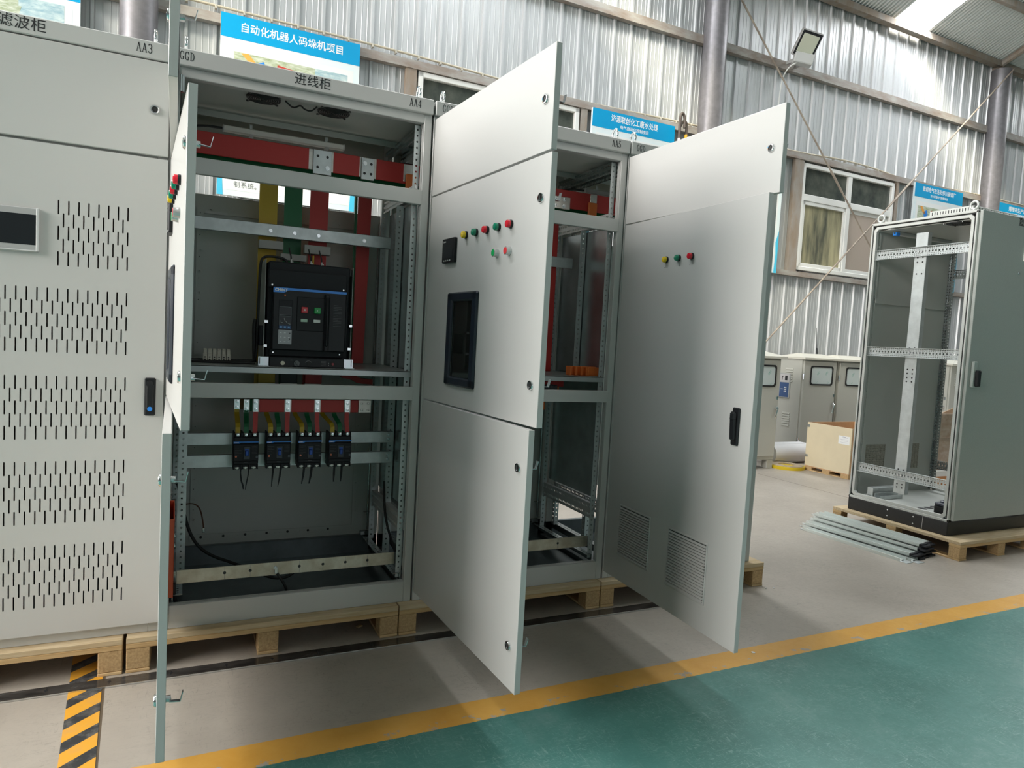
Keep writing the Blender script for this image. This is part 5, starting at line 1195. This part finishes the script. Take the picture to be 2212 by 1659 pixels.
names = ['lowest galvanised channel nearest the aisle, lying apart at the front of the stack', 'second floor-level channel of the stack with slotted bare end', 'third floor-level channel of the stack', 'fourth floor-level channel of the stack', 'innermost floor-level channel against the pallet', 'front channel of the second layer in the stack', 'second channel of the second layer in the stack', 'third channel of the second layer in the stack', 'rear channel of the second layer in the stack', 'front channel of the third layer in the stack', 'rear channel of the third layer in the stack', 'front channel on top of the stack', 'rear channel on top of the stack beside the black plinth']
for k, a in enumerate(lay): channel(k, *a)['label'] = names[k]

# ---------------------------------------------------------------- outdoor cabinets by the back wall
OUT = mat('cream_grey_paint', (.50, .50, .45), .4); OUTR = mat('cream_roof_paint', (.66, .64, .56), .4)
FILM = mat('glass_with_protective_film', (.60, .67, .66), .3)
def outdoor(label, x, y, w, d, h, rz=0, e=.045, window=True, side_louvre=True, zb=.105):
    o = root('outdoor_cabinet', label, 'outdoor cabinet', (x, y, 0), rz, 'outdoor cabinets by the back wall')
    g = G(); g.cbox(0, .012, zb, w, d, h, .004); g.build('body', OUT, o)
    for a, b in ((0, .09), (w-.09, w)):
        g = G(); g.cbox(a, .02, 0, b, .10, zb, .004); g.cbox(a, d-.1, 0, b, d, zb, .004); g.build('leg', OUT, o)
    g = G(); z = h; f = .045
    V = [(-e, -f, z), (w+e, -f, z), (w+e, d+f, z), (-e, d+f, z), (-e, -f, z+.025), (w+e, -f, z+.025), (w+e, d+f, z+.025), (-e, d+f, z+.025), (w*.2, d*.4, z+.075), (w*.8, d*.4, z+.075), (w*.8, d*.6, z+.075), (w*.2, d*.6, z+.075)]
    g.add(V, [(3, 2, 1, 0), (0, 1, 5, 4), (1, 2, 6, 5), (2, 3, 7, 6), (3, 0, 4, 7), (4, 5, 9, 8), (5, 6, 10, 9), (6, 7, 11, 10), (7, 4, 8, 11), (8, 9, 10, 11)]); g.build('hipped_roof', OUTR, o)
    g = G(); dx0 = .02; dx1 = w-.02; g.cbox(dx0, -.012, zb+.045, dx1, .014, h-.02, .004); dr = g.build('door', OUT, o)
    if window:
        wx0, wx1, wz0, wz1 = .13, w-.085, h-.325, h-.075; g = G(); c = .03
        P = [(wx0+c, wz0), (wx1-c, wz0), (wx1-c*.3, wz0+c*.3), (wx1, wz0+c), (wx1, wz1-c), (wx1-c*.3, wz1-c*.3), (wx1-c, wz1), (wx0+c, wz1), (wx0+c*.3, wz1-c*.3), (wx0, wz1-c), (wx0, wz0+c), (wx0+c*.3, wz0+c*.3)]
        n = len(P); cx, cz_ = (wx0+wx1)/2, (wz0+wz1)/2; q = .018
        In = [(cx + (a-cx)*(1-2*q/(wx1-wx0)), cz_ + (b-cz_)*(1-2*q/(wz1-wz0))) for a, b in P]
        V = [(a, -.013, b) for a, b in P] + [(a, -.013, b) for a, b in In] + [(a, -.021, b) for a, b in P] + [(a, -.021, b) for a, b in In]; Fc = []
        for i in range(n): j = (i+1) % n; Fc += [(2*n+i, 2*n+j, 3*n+j, 3*n+i), (i, n+i, n+j, j), (i, j, 2*n+j, 2*n+i), (n+i, 3*n+i, 3*n+j, n+j)]
        g.add(V, Fc); g.build('window_seal', RUBBER, dr)
        g = G(); g.prism(In, (0, -.014, 0), (1, 0, 0), (0, 0, 1), (0, .003, 0)); g.build('window_pane', FILM, dr)
        g = G(); rr = random.Random(int(x*100))
        for (a, b) in ((.35, .62), (.72, .64), (.30, .12), (.78, .10)):
            px, pz = wx0+(wx1-wx0)*a, wz0+(wz1-wz0)*b; ca = math.cos(.9); sa = math.sin(.9)
            for (s0, s1) in (((-.03, -.012), (.03, -.012)), ((.03, -.012), (.03, .012)), ((.03, .012), (-.03, .012)), ((-.03, .012), (-.03, -.012)), ((-.01, -.012), (.0, .012)), ((0, .012), (.01, -.012))):
                pts = [(px + (u*ca - v*sa)*.8, pz + (u*sa + v*ca)*.8) for u, v in (s0, s1)]
                if all(wx0+q+.004 < p[0] < wx1-q-.004 and wz0+q+.004 < p[1] < wz1-q-.004 for p in pts): stroke(g, pts, .0022)
        g.build('film_print', mat('film_print_green', (.12, .42, .34), .5), dr, (0, -.0145, 0))
    hz = h*.52; hx = dx1-.045
    g = G(); g.T = Matrix.Translation((hx, -.012, hz)) @ Matrix.Rotation(R(18), 4, 'Y'); g.cbox(-.018, -.03, .03, .018, 0, .062, .004); g.cbox(-.008, -.040, -.07, .008, -.022, .05, .004); g.build('lever_handle', CHROME, dr)
    g = G(); g.cbox(hx+.01, -.02, hz+.14, hx+.035, -.011, hz+.18, .003); g.build('padlock_hasp', CHROME, dr)
    for zz in (zb+.13, h-.22): 
        g = G(); g.cyl((dx0-.012, -.012, zz-.035), (dx0-.012, -.012, zz+.035), .011, n=10); g.build('door_hinge', CHROME, o)
    if side_louvre:
        for z0 in (h-.30, zb+.30):
            g = G()
            for k in range(6): g.prism([(0, 0), (-.012, 0), (-.002, .022), (0, .022)], (0, d*.40, z0+k*.031), (1, 0, 0), (0, 0, 1), (0, d*.34, 0))
            g.build('side_louvre', OUT, o)
    return o
outdoor('cream outdoor cabinet partly hidden behind the last open switchgear door', 5.69, 2.93, .580, .36, 1.277)
outdoor('cream outdoor cabinet with louvred side, second from the left by the wall', 7.155, 3.42, .620, .36, 1.280, e=.016)
outdoor('cream outdoor cabinet cut off by the left post of the grey open cabinet', 7.815, 3.43, .62, .36, 1.280, side_louvre=False, e=.016)
o = outdoor('cream outdoor cabinet seen through the grey open cabinet above the cartons', 9.66, 3.70, .58, .62, 1.30, rz=R(-90), window=False, side_louvre=False)
g = G()
for k in range(6): g.prism([(0, 0), (-.012, 0), (-.002, .02), (0, .02)], (.5795, .10, 1.02+k*.03), (-1, 0, 0), (0, 0, 1), (0, .16, 0))
g.build('side_louvre', OUT, o)
# framed notice board leaning between the two outdoor cabinets
o = root('notice_board', 'small framed grey and blue notice board hung on the louvred cabinet side', 'board', (7.135, 3.76, .765), R(-90)); g = G(); g.cbox(0, 0, 0, .17, .02, .32, .004); g.build('frame', mat('silver_frame', (.55, .56, .56), .35, .5), o)
g = G(); g.box(.012, -.001, .012, .158, 0, .20); g.build('blue_field', mat('notice_blue', (.06, .11, .25), .5), o); g = G(); g.box(.012, -.001, .205, .158, 0, .308); g.build('grey_field', mat('notice_grey', (.60, .58, .58), .5), o); g = G()
for k in range(3):
    for j in range(2): g.box(.085+j*.022, -.002, .075+k*.026, .10+j*.022, -.001, .092+k*.026)
g.box(.03, -.002, .11, .07, -.001, .116); g.build('white_print', WHITE, o); g = G(); g.box(.04, -.002, .23, .05, -.001, .28); g.box(.04, -.002, .275, .065, -.001, .284); g.box(.09, -.002, .23, .13, -.001, .29); g.build('dark_print', INK, o)
# plywood crate with opened end
CW = mat('cream_painted_plywood', (.74, .64, .45), .6, noise=(3, .08)); CWI = mat('raw_pine', (.62, .38, .20), .7, noise=(6, .2, (1, 6, 1)))
o = root('plywood_crate', 'cream plywood crate with white paper label on a low pallet base', 'crate', (6.655, 2.235, 0), R(1.3)); Wc, Dc = .80, .585
g = G(); t = .012; z0 = .058; z1 = .56
g.box(0, 0, z0, t, Dc, z1); g.build('end_panel', CW, o)
g = G(); g.box(t, Dc-t, z0, Wc, Dc, z1); g.box(Wc-t, 0, z0, Wc, Dc, z1); g.box(t, 0, z0, Wc, t, z1-.0); g.box(0, 0, z0-.012, Wc, Dc, z0); g.build('side_panels', CWI, o)
for y in (0, Dc/2-.05, Dc-.1):
    g = G(); g.cbox(.0, y, .010, .09, y+.1, z0-.012, .002); g.build('skid_block', CHIPB, o); g = G(); g.cbox(Wc-.09, y, .010, Wc, y+.1, z0-.012, .002); g.build('skid_block', CHIPB, o)
g = G(); g.cbox(0, 0, 0, .09, Dc, .010, .002); g.build('skid_board', WOODE, o); g = G(); g.cbox(Wc-.09, 0, 0, Wc, Dc, .010, .002); g.build('skid_board', WOODE, o)
g = G(); g.box(-.001, .02, .375, 0, .16, .468); g.build('paper_label', WHITE, o); g = G()
for k in range(4): g.box(-.0016, .04, .395+k*.017, -.0008, .14-.02*(k % 2), .3965+k*.017)
g.box(-.0016, .07, .455, -.0008, .11, .459); g.build('label_print', mat('label_ink', (.25, .25, .32), .5), o)
g = G()
for z in (.17, .52):
    g.cbox(-.004, Dc-.035, z-.015, .0, Dc+.004, z+.015, .001); g.cbox(-.004, Dc, z-.015, .03, Dc+.004, z+.015, .001)
g.build('corner_clip', ZINC, o)
# white roll of foam sheet, coil of yellow tape
g = G(); g.lathe((6.50, 3.235, .118), (1, 0.02, 0), [(0, .03), (0, .118), (.66, .118), (.66, .03)], 28); g.cbox(6.51, 3.22, .21, 7.14, 3.36, .236, .002); tag(g.build('foam_roll', mat('white_foam', (.80, .80, .80), .7), smooth=40), 'white roll of foam sheet lying between the outdoor cabinets', 'roll')
o = root('strap_coil', 'flat coil of yellow strapping lying on the floor before the white roll', 'coil', (6.50, 2.955, 0)); g = G(); g.lathe((0, 0, 0), (0, 0, 1), [(0, .205), (.035, .208), (.036, .190), (.028, .188)], 40); g.build('yellow_band', mat('yellow_strap', (.72, .52, .02), .45), o, smooth=40)
g = G(); g.lathe((.0, .0, .003), (0, 0, 1), [(0, .186), (.036, .186), (.038, .09), (.02, .088)], 36); g.build('cardboard_core', mat('tan_card', (.50, .40, .28), .8, noise=(14, .3)), o)
# cartons behind the open cabinet
CARD = mat('brown_carton', (.42, .29, .20), .7, noise=(5, .15)); WRAP = mat('film_wrapped_carton', (.33, .23, .16), .25, coat=.5, noise=(9, .35, (1, 1, 2), (.46, .37, .29)))
g = G(); g.cbox(7.40, 1.78, .0, 7.86, 2.18, .155, .004); o = root('carton', 'white and orange carton at the bottom of the stack behind the open cabinet', 'carton', (0, 0, 0), 0, 'cartons stacked behind the open cabinet'); g.build('box', mat('orange_carton', (.62, .27, .10), .6), o); g = G(); g.box(7.398, 1.777, .10, 7.862, 2.182, .157); g.build('white_lid', WHITEP, o)
g = G(); g.cbox(7.44, 1.83, .158, 7.84, 2.22, .52, .006); tag(g.build('carton', WRAP), 'film-wrapped brown carton in the middle of the stack behind the open cabinet', 'carton', 'cartons stacked behind the open cabinet')
o = root('carton', 'open brown carton with a raised flap on top of the stack behind the open cabinet', 'carton', (7.44, 1.80, .521), 0, 'cartons stacked behind the open cabinet'); g = G(); g.cbox(0, 0, 0, .45, .42, .26, .005); g.build('box', WRAP, o)
g = G(); g.T = Matrix.Translation((0, 0, .262)) @ Matrix.Rotation(R(-38), 4, 'X'); g.prism([(0.02, 0), (.44, 0), (.40, -.17), (.10, -.17)], (0, 0, 0), (1, 0, 0), (0, 1, 0), (0, 0, .004)); g.T = None; g.build('flap', mat('tan_carton', (.60, .42, .29), .7), o)
g = G(); g.cbox(8.06, 1.86, 0, 8.3, 2.1, .36, .008); o = root('packing_bag', 'white bag with a pink mark beside the cartons behind the open cabinet', 'bag', (0, 0, 0)); g.build('bag', WHITEP, o, bevel=.01); g = G(); g.cyl((8.058, 1.93, .16), (8.06, 1.93, .16), .05, n=14); g.cyl((8.12, 1.858, .2), (8.12, 1.861, .2), .05, n=14); g.build('pink_mark', mat('pink_print', (.70, .03, .22), .5), o)

# ---------------------------------------------------------------- marks and small things on the floor
def hazard():
    m = bpy.data.materials.new('hazard_tape'); m.use_nodes = True; nt = m.node_tree; N = nt.nodes; b = N['Principled BSDF']; L = nt.links
    tc = N.new('ShaderNodeTexCoord'); mp = N.new('ShaderNodeMapping'); mp.inputs['Rotation'].default_value = (0, 0, R(-44)); L.new(tc.outputs['Object'], mp.inputs[0]); sp = N.new('ShaderNodeSeparateXYZ'); L.new(mp.outputs[0], sp.inputs[0])
    a = N.new('ShaderNodeMath'); a.operation = 'MULTIPLY'; a.inputs[1].default_value = 1/.1068; L.new(sp.outputs['Y'], a.inputs[0]); fr_ = N.new('ShaderNodeMath'); fr_.operation = 'FRACT'; L.new(a.outputs[0], fr_.inputs[0]); lt = N.new('ShaderNodeMath'); lt.operation = 'LESS_THAN'; lt.inputs[1].default_value = .446; L.new(fr_.outputs[0], lt.inputs[0])
    nz = N.new('ShaderNodeTexNoise'); nz.inputs['Scale'].default_value = 14; nz.inputs['Detail'].default_value = 7; nz.inputs['Roughness'].default_value = .75; L.new(tc.outputs['Object'], nz.inputs[0])
    r1 = N.new('ShaderNodeValToRGB'); r1.color_ramp.elements[0].position = .45; r1.color_ramp.elements[1].position = .72; r1.color_ramp.elements[0].color = (.03, .032, .034, 1); r1.color_ramp.elements[1].color = (.20, .19, .18, 1); L.new(nz.outputs['Fac'], r1.inputs[0])
    r2 = N.new('ShaderNodeValToRGB'); r2.color_ramp.elements[0].position = .5; r2.color_ramp.elements[1].position = .75; r2.color_ramp.elements[0].color = (.78, .37, .03, 1); r2.color_ramp.elements[1].color = (.68, .36, .10, 1); L.new(nz.outputs['Fac'], r2.inputs[0])
    mx = N.new('ShaderNodeMix'); mx.data_type = 'RGBA'; L.new(lt.outputs[0], mx.inputs[0]); L.new(r2.outputs[0], mx.inputs[6]); L.new(r1.outputs[0], mx.inputs[7]); L.new(mx.outputs[2], b.inputs['Base Color']); b.inputs['Roughness'].default_value = .5; return m
g = G(); g.prism([(-.297, .22), (-.227, -.70), (-.131, -.70), (-.189, .22)], (0, 0, .0), (1, 0, 0), (0, 1, 0), (0, 0, .0012)); tag(g.build('hazard_tape', hazard()), 'worn yellow and black striped tape on the floor before the left cabinet', 'floor tape')
o = root('floor_rail', 'flat dark steel bar with a bright edge lying along the pallets', 'steel bar', (0, 0, 0)); g = G()
g.prism([(-2.2, -.137), (2.55, -.137), (2.55, -.076), (-2.2, -.076)], (0, 0, .001), (1, 0, 0), (0, 1, 0), (0, 0, .005)); g.build('bar', mat('oily_black_steel', (.055, .052, .05), .18, .55, noise=(7, .4, (1, 3, 1), (.16, .15, .14))), o)
g = G(); g.box(-2.2, -.1392, .001, 2.55, -.1368, .0062); g.build('bright_edge', ZINC, o); g = G()
for x in (-.34, -.146, .056, .25, .42, .60, .82, 1.02, 1.22): g.cyl((x, -.104, .0058), (x, -.104, .0064), .0062, n=12); g.box(x-.0008, -.125, .0058, x+.0008, -.085, .0063)
g.build('punch_mark', INK, o)
g = G(); g.lathe((2.396, -.698, 0), (0, 0, 1), [(0, .0035), (0, .009), (.002, .009), (.002, .0035)], 16); tag(g.build('washer', ZINC), 'small steel washer lying on the yellow painted line', 'washer')
g = G(); g.T = Matrix.Translation((.816, .10, 0)) @ Matrix.Rotation(R(30), 4, 'Z'); g.cbox(-.014, -.009, 0, .014, .009, .006, .002); tag(g.build('wood_chip', mat('fresh_wood', (.55, .42, .22), .8)), 'tiny wood chip on the floor under the AA4 pallet', 'chip')
for x, y, lab in ((3.09, -.09, 'tiny bright metal scrap by the right corner of the last pallet'), (3.14, -.10, 'second tiny metal scrap farther right of the last pallet')):
    g = G(); g.T = Matrix.Translation((x, y, 0)) @ Matrix.Rotation(R(40), 4, 'Z'); g.cbox(-.009, -.004, 0, .009, .004, .004, .001); tag(g.build('metal_scrap', ZINC), lab, 'scrap')
